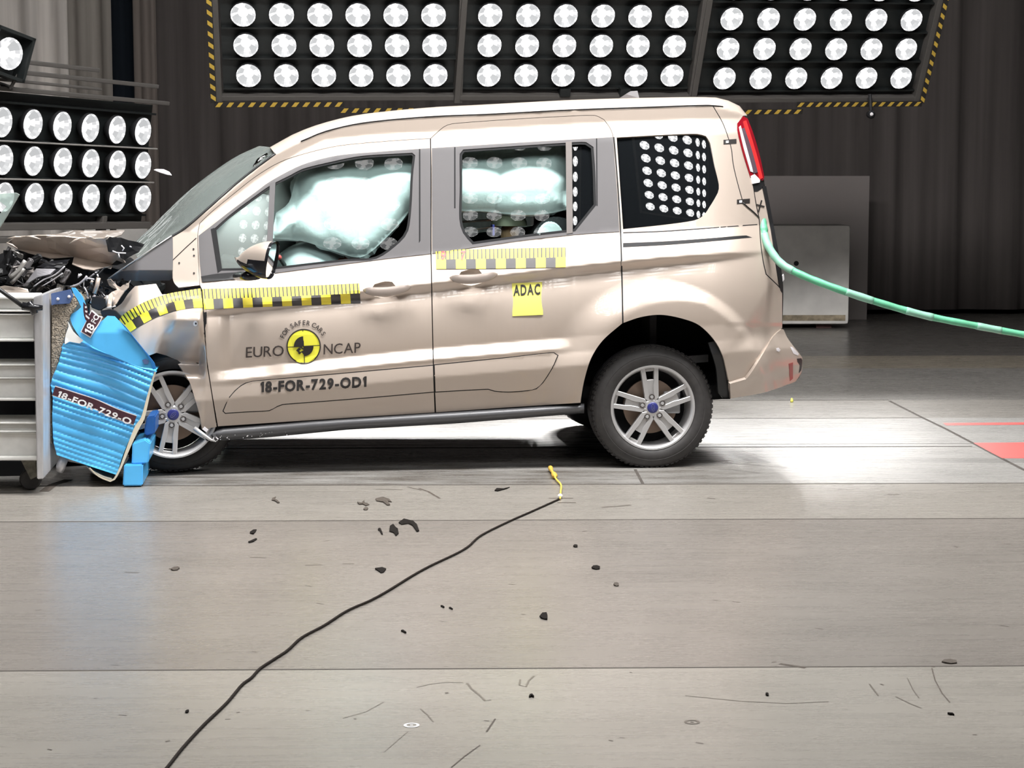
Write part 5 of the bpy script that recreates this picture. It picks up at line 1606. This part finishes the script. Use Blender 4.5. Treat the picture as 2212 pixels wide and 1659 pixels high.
# torn inner wing structure under the cowl trim
sheet('inner_wing', [(232, 604, .16), (240, 603, .14), (246, 612, .15), (262, 620, .14), (273, 612, .10), (280, 606, .08), (276, 620, .08), (268, 630, .08), (250, 656, .06), (236, 664, .06), (226, 660, .08), (220, 645, .10), (240, 632, .12), (252, 625, .14), (236, 616, .16)],
      [(0, 1, 2, 14), (2, 3, 13, 14), (3, 4, 6, 7, 13), (4, 5, 6), (7, 8, 12, 13), (8, 9, 10, 11, 12)], M['paint'], sub=1, bump_=.004, seed=4)
for pts, r_, m_ in (([(213, 600), (210, 615), (204, 634)], .011, 'paint'), ([(196, 655), (200, 645), (205, 637)], .006, 'clear_lens'), ([(232, 638), (229, 660)], .008, 'crumple_metal'), ([(246, 642), (243, 660)], .006, 'paint'), ([(172, 592), (168, 599), (176, 592)], .006, 'clear_lens'), ([(196, 612), (200, 606)], .007, 'paint'), ([(182, 620), (188, 632), (190, 640)], .004, 'grey_lens'), ([(210, 592), (212, 598)], .004, 'clear_lens'), ([(220, 665), (238, 664), (250, 661)], .003, 'clear_lens')):
    bm = bmesh.new(); bm_tube(bm, [cpt(x, y, .06) for x, y in pts], r_, 8); from_bm('torn_strut', bm, M[m_], car, True)
prism_px('bumper_mount', [(198, 640), (226, 644), (232, 662), (216, 672), (196, 664)], .05, .14, M['black'], bevel=.004)
prism_px('dark_flap', [(216, 672), (236, 668), (250, 672), (262, 684), (258, 690), (240, 683), (222, 686)], .02, .06, M['black'], bevel=.003)
sheet('lower_grille_sheet', [(-30, 625, .10), (10, 617, .10), (60, 624, .10), (62, 632, .09), (10, 636, .09), (-30, 640, .09)], [(0, 1, 4, 5), (1, 2, 3, 4)], M['paint'], sub=1, bump_=.002, seed=6)
# broken spoke tip beside the sill and splintered sill end
bm = bmesh.new(); bm_tube(bm, [cpt(420, 925, -.06), cpt(440, 940, -.075), cpt(455, 950, -.08), cpt(467, 954, -.08)], [.012, .011, .007, .003], 8); from_bm('broken_spoke', bm, M['alloy'], fw and car, True)
for i in range(8):
    c = cpt(rs.uniform(438, 470), rs.uniform(925, 950), -.01)
    bm = bmesh.new(); bm_box(bm, (rs.uniform(.01, .03), .01, rs.uniform(.005, .02)), matrix=Matrix.Rotation(rs.uniform(0, 3), 3, 'Y'), loc=c, bevel=.001); from_bm('sill_splinter', bm, M[rs.choice(['sill_grey', 'black', 'clear_lens'])], car)

# ------------------------------------------------------------------ deformable barrier (built in the car's frame, then re-based)
bar_base = CM @ Vector((cpt(95, 1035, -.3).x, .0, 0)); bar_base.z = 0
barrier = thing('crash_barrier', 'blue honeycomb crash barrier block on white steel trolley at the left edge', 'barrier', bar_base, CAR_YAW)
BT = (Matrix.Translation(bar_base) @ Matrix.Rotation(CAR_YAW, 4, 'Z')).inverted() @ CM
def re(o, parent=barrier, T=BT):
    o.data.transform(T); o.parent = parent
    return o
YB = -.27
def flatfn(base):
    return lambda px, py: np.zeros_like(np.asarray(px, float)) + base
rib_out = [(137, 744), (165, 735), (200, 752), (250, 772), (300, 793), (330, 800), (339, 801), (331, 816), (318, 860), (304, 902), (284, 940), (265, 985), (252, 1026), (188, 1005), (123, 983), (116, 955), (113, 905), (114, 861), (111, 826), (126, 785)]
def rib_fn(px, py):
    x = np.asarray(px, float); y = np.asarray(py, float)
    sl = np.interp(y, [740, 850, 1000], [.22, .34, .36])
    ph = y - (x - 120) * sl
    amp = np.interp(ph, [735, 800, 850, 900, 990], [.009, .012, .009, .007, .004])
    w = np.abs(np.sin(math.pi * (ph / 14.0 + .45 * np.sin(ph / 17.0) + .08 * np.sin(x / 31.0)))) ** .5
    bulge = .05 * np.clip((x - 110) / 220, 0, 1)
    wob = .006 * np.sin(x / 23 + y / 40)
    return YB - amp * w + bulge * .6 + wob
re(panel('blue_cladding', rib_out, M['blue_clad'], None, fn=rib_fn, step=2.8, thick=.02))
# body of the block behind the cladding
def bprism(name, poly, ya, yb, m, bevel=0.004, parent=barrier):
    o = prism_px(name, poly, ya, yb, m, None, bevel)
    return re(o, parent)
bprism('blue_block_core', shrink(rib_out, 3), YB + .06, .62, M['blue_clad'], 0)
flap = [(150, 681), (168, 670), (182, 656), (184, 668), (196, 690), (210, 700), (224, 690), (232, 682), (248, 683), (262, 698), (285, 726), (322, 772), (337, 797), (300, 792), (250, 772), (212, 755), (190, 742), (172, 727), (156, 702)]
def flap_fn(px, py):
    x = np.asarray(px, float); y = np.asarray(py, float)
    return YB - .035 + .05 * np.clip((200 - x) / 50, 0, 1) + .03 * np.clip((720 - y) / 60, 0, 1)
re(panel('blue_front_flap', flap, M['blue_clad'], None, fn=flap_fn, step=7, thick=.015))
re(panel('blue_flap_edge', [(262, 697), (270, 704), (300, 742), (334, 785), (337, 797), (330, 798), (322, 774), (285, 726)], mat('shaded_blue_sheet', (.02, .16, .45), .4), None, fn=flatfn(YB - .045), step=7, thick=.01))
def lobe(px, py): return YB + .02 + 0 * np.asarray(px, float)
re(panel('blue_upper_lobe', [(154, 622), (162, 622), (178, 641), (184, 658), (176, 664), (166, 645), (158, 632)], M['blue_clad'], None, fn=lobe, step=5, thick=.02))
# rivet head and crushed spots
o = re(panel('rivet', [(307, 778), (315, 775), (322, 780), (320, 786), (312, 787)], M['blue_dark'], None, fn=flatfn(YB - .042), step=4, thick=.004))
# white torn paper edges
re(panel('torn_paper', [(146, 694), (152, 704), (158, 716), (180, 736), (172, 742), (150, 738), (140, 744), (142, 722), (148, 706)], M['white_steel'], None, fn=flatfn(YB - .012), step=5, thick=.004))
# number strip across the ribs
strip_c = catmull([(116, 844), (160, 858), (205, 873), (250, 893), (292, 908)], 8)
sq = []
def strip_fn(px, py): return YB - .030 + .03 * np.clip((np.asarray(px, float) - 110) / 220, 0, 1) + .004 * np.sin(np.asarray(px, float) / 9.0)
def strip_poly(w0, w1):
    P = np.array(strip_c); T = np.gradient(P, axis=0); T /= np.linalg.norm(T, axis=1)[:, None]; N_ = np.stack([-T[:, 1], T[:, 0]], 1)
    a = P + N_ * w0; b = P + N_ * w1
    return [[tuple(a[i]), tuple(a[i + 1]), tuple(b[i + 1]), tuple(b[i])] for i in range(len(P) - 1)]
re(px_mesh('number_strip', strip_poly(-11.5, 11.5), M['white_print'], None, fn=strip_fn, off=-.004))
re(px_mesh('number_strip_ground', strip_poly(-9.5, 9.5), M['maroon'], None, fn=strip_fn, off=-.006))
re(print_text('number_strip_text', '18-FOR-729-O', M['white_print'], None, (122, 857), (.932, .362), (.40, -.88), fn=strip_fn, off=-.008, bold=.03, fit=(170, 15)))
# crumpled upper label
re(panel('crumpled_label', [(174, 717), (198, 669), (214, 682), (222, 684), (214, 700), (195, 730)], M['white_print'], None, fn=flap_fn, off=-.010, step=6, thick=.002, smooth_outline=False))
re(panel('crumpled_label_ground', [(176, 716), (198, 673), (212, 684), (219, 686), (212, 699), (195, 727)], M['maroon'], None, fn=flap_fn, off=-.012, step=6, thick=.002, smooth_outline=False))
re(print_text('crumpled_label_text', '18', M['white_print'], None, (196, 724), (.42, -.90), (-.86, -.50), fn=flap_fn, off=-.015, bold=.02, fit=(22, 17)))
re(print_text('crumpled_label_text', 'FO', M['white_print'], None, (206, 700), (.5, -.86), (-.86, -.5), fn=flap_fn, off=-.015, bold=.02, fit=(20, 12)))
# label continuing down the side fold
re(panel('folded_label', [(180, 652), (187, 660), (192, 680), (200, 692), (195, 700), (184, 690), (180, 672)], M['maroon'], None, fn=flatfn(YB - .03), step=5, thick=.002))
re(px_mesh('folded_label_marks', [[(183, 662), (187, 661), (188, 665), (184, 666)], [(184, 670), (189, 672), (188, 676), (184, 674)], [(185, 679), (194, 687), (192, 690), (185, 684)]], M['white_print'], None, fn=flatfn(YB - .036), off=0))
# glued edge sheet hanging down the right-hand side
edge = catmull([(334, 803), (328, 822), (318, 858), (306, 902), (294, 920), (282, 948), (270, 980), (258, 1012), (246, 1034), (238, 1038), (214, 1028), (194, 1010)], 8)
bm = bmesh.new()
wid = np.interp(np.arange(len(edge)), [0, len(edge) * .3, len(edge) * .42, len(edge) * .7, len(edge) - 1], [3, 6, 9, 4, 2])
v1 = []
P_ = np.array(edge); T_ = np.gradient(P_, axis=0); T_ /= np.linalg.norm(T_, axis=1)[:, None]
for (x, y), t_, w_ in zip(edge, T_, wid):
    a = (x - t_[1] * -w_, y + t_[0] * -w_); b = (x + t_[1] * -w_ * .2, y - t_[0] * -w_ * .2)
    v1.append([bm.verts.new(cpt(*a, YB - .02)), bm.verts.new(cpt(*b, YB - .02)), bm.verts.new(cpt(*b, YB + .5)), bm.verts.new(cpt(*a, YB + .5))])
for i in range(len(v1) - 1):
    for k in range(4): bm.faces.new((v1[i][k], v1[i][(k + 1) % 4], v1[i + 1][(k + 1) % 4], v1[i + 1][k]))
bm.faces.new(v1[0]); bm.faces.new(v1[-1][::-1]); fix_normals(bm)
re(from_bm('adhesive_sheet', bm, M['foam'], None))
# small blue bumper blocks
bprism('bumper_block', [(286, 957), (314, 949), (325, 957), (320, 1001), (284, 1003)], YB - .03, .4, M['blue_clad'], .006)
bprism('bumper_block', [(268, 1004), (309, 1003), (308, 1049.5), (265, 1050)], YB - .045, .4, M['blue_clad'], .006)
bprism('bumper_block', [(312, 922), (318, 900), (336, 898), (334, 938), (312, 941)], YB + .04, .2, mat('deep_blue_sheet', (.02, .12, .40), .4), .006)
# honeycomb core exposed behind the cladding, with film plate on top
bprism('honeycomb_core', [(112, 648), (160, 640), (170, 655), (152, 682), (142, 720), (136, 745), (126, 785), (112, 830), (112, 960), (108, 960)], YB + .015, .6, M['honeycomb'], .003)
bprism('film_plate', [(110, 634), (152, 625), (158, 640), (150, 656), (118, 658), (111, 660)], YB - .005, YB + .012, M['blue_dark'], .002)
for x, y in ((125, 646), (149, 641)):
    bm = bmesh.new(); bmesh.ops.create_uvsphere(bm, u_segments=12, v_segments=8, radius=.008)
    bmesh.ops.translate(bm, verts=bm.verts[:], vec=cpt(x, y, YB - .006)); re(from_bm('rivet', bm, M['clear_lens'], None, True))
# backing plate
bprism('backing_plate', [(72, 642), (92, 636), (93.5, 1035), (80, 1035.5)], YB - .25, .65, M['plate'], .004)
# trolley beams
def ibeam(y0, y1, lip_top=.10, lip_bot=.10, x1=76):
    h_ = y1 - y0
    Y = YB - .20
    bprism('trolley_beam', [(-420, y0), (x1, y0), (x1, y0 + h_ * lip_top), (-420, y0 + h_ * lip_top)], Y, Y + .30, M['white_steel'])
    bprism('trolley_beam_web', [(-420, y0 + h_ * lip_top), (x1, y0 + h_ * lip_top), (x1, y1 - h_ * lip_bot), (-420, y1 - h_ * lip_bot)], Y + .03, Y + .07, M['white_steel'])
    bprism('trolley_beam', [(-420, y1 - h_ * lip_bot), (x1, y1 - h_ * lip_bot), (x1, y1), (-420, y1)], Y, Y + .30, M['white_steel'])
ibeam(640, 674, .2, .14, 74); ibeam(678, 738, .06, .1, 74); ibeam(787, 818, .12, .1, 78); ibeam(816, 866, .06, .12, 79); ibeam(912, 935, .2, .2, 80); ibeam(933, 995, .06, .14, 81)
bprism('trolley_back', [(-420, 640), (72, 640), (76, 1000), (-420, 1000)], .5, .55, M['dark'])
bprism('under_shade_sheet', [(-420, 996), (74, 996), (76, 1030), (-420, 1036)], .12, .16, M['dark'])  # dark sheet put in for the shade under the trolley
bprism('under_shade_sheet', [(84, 985), (240, 1015), (240, 1030), (84, 1030)], .45, .5, M['dark'])  # another dark sheet for the shade under the block
# castor
c_ = cpt(66, 1018, YB - .05)
bm = bmesh.new(); bm_lathe(bm, [(0, -.03), (.045, -.03), (.052, -.02), (.052, .02), (.045, .03), (0, .03)], 28); fix_normals(bm)
bmesh.ops.translate(bm, verts=bm.verts[:], vec=Vector((c_.x, c_.y, .053))); re(from_bm('castor_wheel', bm, M['rubber'], None, True, 40))
bprism('castor_fork', [(45, 994), (78, 994), (79, 1030), (66, 1036), (58, 1020)], YB - .10, YB - .085, mat('mossy_grey_metal', (.16, .15, .12), .7, noise=(40, .4, (1, 1, 1))), .002)
# rod with a joint reaching from the crushed front
bm = bmesh.new(); bm_tube(bm, [cpt(-20, 612, YB - .26), cpt(8, 632, YB - .26), cpt(48, 661, YB - .27)], .010, 10); re(from_bm('tension_rod', bm, M['black'], None, True))
bm = bmesh.new(); bm_tube(bm, [cpt(48, 661, YB - .27), cpt(70, 664, YB - .27), cpt(92, 665, YB - .27)], [.020, .018, .012], 12); bm_tube(bm, [cpt(62, 652, YB - .27), cpt(76, 678, YB - .27)], .017, 12); re(from_bm('rod_joint', bm, M['black_gloss'], None, True))
# white roller under the block
bm = bmesh.new(); bm_tube(bm, [cpt(140, 985, YB + .05), cpt(131, 1008, YB + .05), cpt(128, 1020, YB + .05)], [.022, .024, .018], 16); re(from_bm('bent_tube', bm, M['plate'], None, True))
re(panel('bent_floor_sheet', [(186, 1006), (200, 1016), (224, 1028), (242, 1033), (240, 1039), (222, 1034), (200, 1022)], M['steel'], None, fn=flatfn(YB + .02), step=6, thick=.3))

# ------------------------------------------------------------------ loose things
def curve_thing(name, pts, r, m, label, cat, per=.05, sec=None):
    bm = bmesh.new(); bm_tube(bm, pts, r, 12)
    o = from_bm(name, bm, m, None, True)
    return tag(o, label, cat)
def spline3(P, n=12):
    P = [np.array(p, float) for p in P]; out = []
    for i in range(len(P) - 1):
        p0 = P[max(i - 1, 0)]; p1 = P[i]; p2 = P[i + 1]; p3 = P[min(i + 2, len(P) - 1)]
        for k in range(n):
            t = k / n
            out.append(Vector(.5 * ((2 * p1) + (-p0 + p2) * t + (2 * p0 - 5 * p1 + 4 * p2 - p3) * t * t + (-p0 + 3 * p1 - 3 * p2 + p3) * t ** 3)))
    out.append(Vector(P[-1])); return out
t = thing('umbilical_hose', 'green cable sleeve hanging from the car tail out of the right edge', 'hose', (0, 0, 0))
hp = [(1645, 468), (1648, 492), (1658, 528), (1684, 566), (1725, 591), (1800, 621), (1900, 654), (2000, 682), (2110, 704), (2212, 723), (2400, 756), (2700, 800)]
hd = [9.98, 9.93, 9.86, 9.80, 9.74, 9.7, 9.7, 9.7, 9.7, 9.7, 9.7, 9.7]
H3 = spline3([depth_pt(x, y, d) for (x, y), d in zip(hp, hd)], 14)
k1 = 14 * 4
rr_ = [.021 + .0006 * math.sin(i * .9) + (.004 if i < 18 else 0) - .003 * min(1, i / 120) for i in range(len(H3))]
base = H3[20].copy(); base.z = 0
t.location = base
def seg(name, i0, i1, m, grow=0.0):
    bm = bmesh.new(); bm_tube(bm, [p - base for p in H3[i0:i1]], [r + grow for r in rr_[i0:i1]], 14)
    return from_bm(name, bm, m, t, True)
seg('sleeve', 0, len(H3), M['hose'])
seg('pale_wrap', 20, k1 - 2, M['hose_pale'], .0012)
for i0 in (74, 92, 112, 128): seg('pale_wrap', i0, i0 + 9, M['hose_pale'], .0010)

cp = [(330, 1692), (360, 1659), (395, 1615), (440, 1566), (490, 1518), (522, 1480), (543, 1464), (562, 1444), (592, 1424), (622, 1404), (652, 1377), (700, 1351), (740, 1325), (765, 1312), (800, 1297), (840, 1275), (890, 1244), (930, 1222), (985, 1196), (1012, 1180), (1040, 1156), (1100, 1126), (1150, 1104), (1208, 1078)]
tag(from_bm('floor_cord', (lambda bm: (bm_tube(bm, spline3([floor_pt(x, y, .005) for x, y in cp], 6), .0044, 8), bm)[1])(bmesh.new()), M['cord'], None, True), 'thin black cord lying across the floor towards the rear wheel', 'cord')
t = thing('marker_string', 'short yellow string with a knot at the end of the black cord', 'string', floor_pt(1210, 1077))
b0 = t.location.copy()
bm = bmesh.new(); bm_tube(bm, [p - b0 for p in spline3([floor_pt(1210, 1077, .01), floor_pt(1211, 1063, .012), floor_pt(1212, 1048, .010), floor_pt(1204, 1038, .012), floor_pt(1198, 1030, .014)], 6)], .0045, 8); from_bm('string', bm, M['string'], t, True)
bm = bmesh.new(); bm_tube(bm, [p - b0 for p in spline3([floor_pt(1201, 1034, .012), floor_pt(1196, 1024, .02), floor_pt(1192, 1018, .02), floor_pt(1189, 1011, .016)], 5)], [.004] * 3 + [.016, .014, .014, .010] + [.008] * 5 + [.012] * 2 + [.014] * 2, 8); from_bm('knot', bm, mat('mustard_cloth', (.55, .34, .05), .7), t, True)
bm = bmesh.new(); bmesh.ops.create_uvsphere(bm, u_segments=12, v_segments=8, radius=.012, matrix=Matrix.Translation((0, 0, .012))); from_bm('pale_bead', bm, M['white_print'], t, True)
tg = thing('marker_tag', 'tiny yellow marker standing on the floor below the rear bumper', 'marker', floor_pt(1710, 869))
bm = bmesh.new(); bm_tube(bm, [(0, 0, 0), (.002, 0, .012), (0, 0, .03)], [.009, .011, .004], 10); from_bm('marker_body', bm, M['yellow_note'], tg, True)

def shard(px, py, w, h, poly, label, m='shard', lift=.003, name='debris_shard'):
    c = floor_pt(px, py)
    s = c.y / FPX; sy = (c.y ** 2) / (FPX * CAM_H)
    bm = bmesh.new()
    top = [bm.verts.new((u * w * s / 2, -v * h * sy / 2, .002 + lift * (1 + .5 * math.sin(3 * u + 5 * v)))) for u, v in poly]
    bot = [bm.verts.new((u * w * s / 2, -v * h * sy / 2, .001)) for u, v in poly]
    n_ = len(poly)
    bm.faces.new(top); bm.faces.new(bot[::-1])
    for i in range(n_): bm.faces.new((top[i], bot[i], bot[(i + 1) % n_], top[(i + 1) % n_]))
    fix_normals(bm)
    o = from_bm(name, bm, M[m]); o.location = c
    return tag(o, label, 'debris', 'black debris shards scattered on the floor')
G1 = [(-1, -.2), (-.6, -1), (0, -.6), (.6, -.2), (.9, .6), (.7, 1), (.2, .4), (-.5, .5)]
G2 = [(-1, .1), (-.2, -.7), (.9, -1), (1, 0), (.8, 1), (0, .9), (-.7, .6)]
G3 = [(-1, -1), (-.3, -.9), (.3, -.1), (1, 1), (.5, .9), (-.4, -.2), (-.9, -.4)]
G4 = [(-1, 0), (-.5, -.9), (.4, -1), (1, -.3), (.8, .7), (0, 1), (-.8, .6)]
shard(851, 1146, 24, 26, [(-.9, -.6), (-.4, -1), (.2, -.5), (.7, -.1), (1, .6), (.6, 1), (.1, .5), (-.8, .2)], 'large black jagged shard left of the long streaky shard')
shard(884, 1135, 48, 30, [(-1, -.3), (-.6, -.9), (-.2, -.7), (.3, -.6), (.7, 0), (1, .9), (.8, 1), (.3, .1), (-.1, -.2), (-.7, -.05)], 'long black streaky shard lying across the floor joint')
shard(822, 1149, 14, 14, G3, 'thin sliver left of the large jagged shard')
shard(1174, 1332, 18, 16, G2, 'black three-cornered shard alone in the middle foreground')
shard(822, 1233, 26, 12, [(-1, -.5), (.2, -.9), (.9, -.3), (.6, .8), (.2, 1), (-.4, .2)], 'flat dark shard just above the cord')
shard(1287, 1227.5, 19, 8, G4, 'dark oval chip on the floor right of the cord end')
shard(1243, 1181, 10, 5, G4, 'small dark chip between the cord end and the oval chip')
shard(1331, 1264, 12, 7, G4, 'brown chip lower right of the dark oval chip', 'scuff')
shard(546, 1150, 12, 10, G2, 'small black chip below the front wheel, upper of two')
shard(546, 1169, 15, 9, [(-1, .8), (-.3, -.3), (.6, -1), (1, -.7), (.4, .5), (-.5, 1)], 'small black chip below the front wheel, lower of two')
shard(597, 1081, 22, 14, [(-1, -.4), (-.5, -1), (-.4, -.3), (.4, .3), (1, .9), (.7, 1), (-.2, .3), (-.9, .1)], 'grey hook-shaped splinter behind the black chips', 'scuff')
shard(785, 1088, 28, 12, [(-1, -.3), (-.3, -.2), (0, -1), (.2, 0), (.6, .1), (1, .5), (.5, 1), (0, .4), (-.6, .5)], 'ragged grey-brown scrap near the tyre track, left one', 'scuff')
shard(790, 1100.5, 10, 5, G4, 'tiny crumb under the ragged scrap', 'scuff')
shard(828, 1084, 38, 18, [(-1, -.6), (-.2, -1), (.6, -.6), (1, .2), (.5, 0), (.9, .9), (.6, 1), (0, .2), (-.8, -.1)], 'ragged grey-brown scrap near the tyre track, right one', 'scuff')
shard(1085, 1057.5, 34, 9, [(-1, .8), (-.7, -.3), (-.2, -.3), (.2, -.1), (1, -1), (.6, -.2), (0, .4), (-.6, 1)], 'dark curled scrap on the joint left of the yellow string')
shard(872, 1366, 13, 6, G3, 'small dark sliver in the foreground below the cord')
shard(956, 1312, 9, 4, G3, 'tiny sliver right of the cord, left of a pair')
shard(974, 1316, 9, 4, G3, 'tiny sliver right of the cord, right of a pair')
shard(1148, 1505, 12, 6, [(-1, .6), (-.5, -.6), (.3, -1), (1, .2), (.7, 1), (0, .2), (-.6, 1)], 'curled black crumb on the pale front slab')
shard(378, 1230, 18, 7, G4, 'dark flat crumb in the blue reflection', 'scuff')
shard(404, 1539, 8, 5, G4, 'black speck beside the lower part of the cord')
shard(1657, 1502, 7, 5, G4, 'black speck alone on the right of the pale front slab')
shard(2054, 1544, 14, 6, G1, 'black crumb near the right edge of the pale front slab')
shard(2051, 1431, 34, 8, G4, 'long dark flake on the slab joint at the right', 'scuff')

# things in the air
def airborne(name, pts, y, m, label, cat, th=.01):
    P = [depth_pt(px, py, y) for px, py in pts]
    c = sum(P, Vector()) / len(P)
    bm = bmesh.new()
    a = [bm.verts.new(p - c) for p in P]; b = [bm.verts.new(p - c + Vector((0, th, 0))) for p in P]
    bm.faces.new(a); bm.faces.new(b[::-1])
    for i in range(len(P)): bm.faces.new((a[i], b[i], b[(i + 1) % len(P)], a[(i + 1) % len(P)]))
    fix_normals(bm); bmesh.ops.bevel(bm, geom=bm.edges[:], offset=.002, segments=1, affect='EDGES')
    o = from_bm(name, bm, m); o.location = c
    return tag(o, label, cat)
airborne('flying_shard', [(331, 367), (338, 365), (352, 365.5), (364, 371), (370, 379), (362, 378), (345, 373)], 9.6, M['white_shard'], 'white splinter flying in the air beside the left lamp bank', 'debris', .03)
airborne('flying_strip', [(-20, 420), (34, 416), (42, 420), (22, 455), (2, 488), (-30, 540), (-80, 620), (-95, 612), (-40, 520), (-8, 470), (14, 446)], 9.3, M['torn_clear'], 'torn clear plastic strip sticking up at the left edge', 'debris', .012)
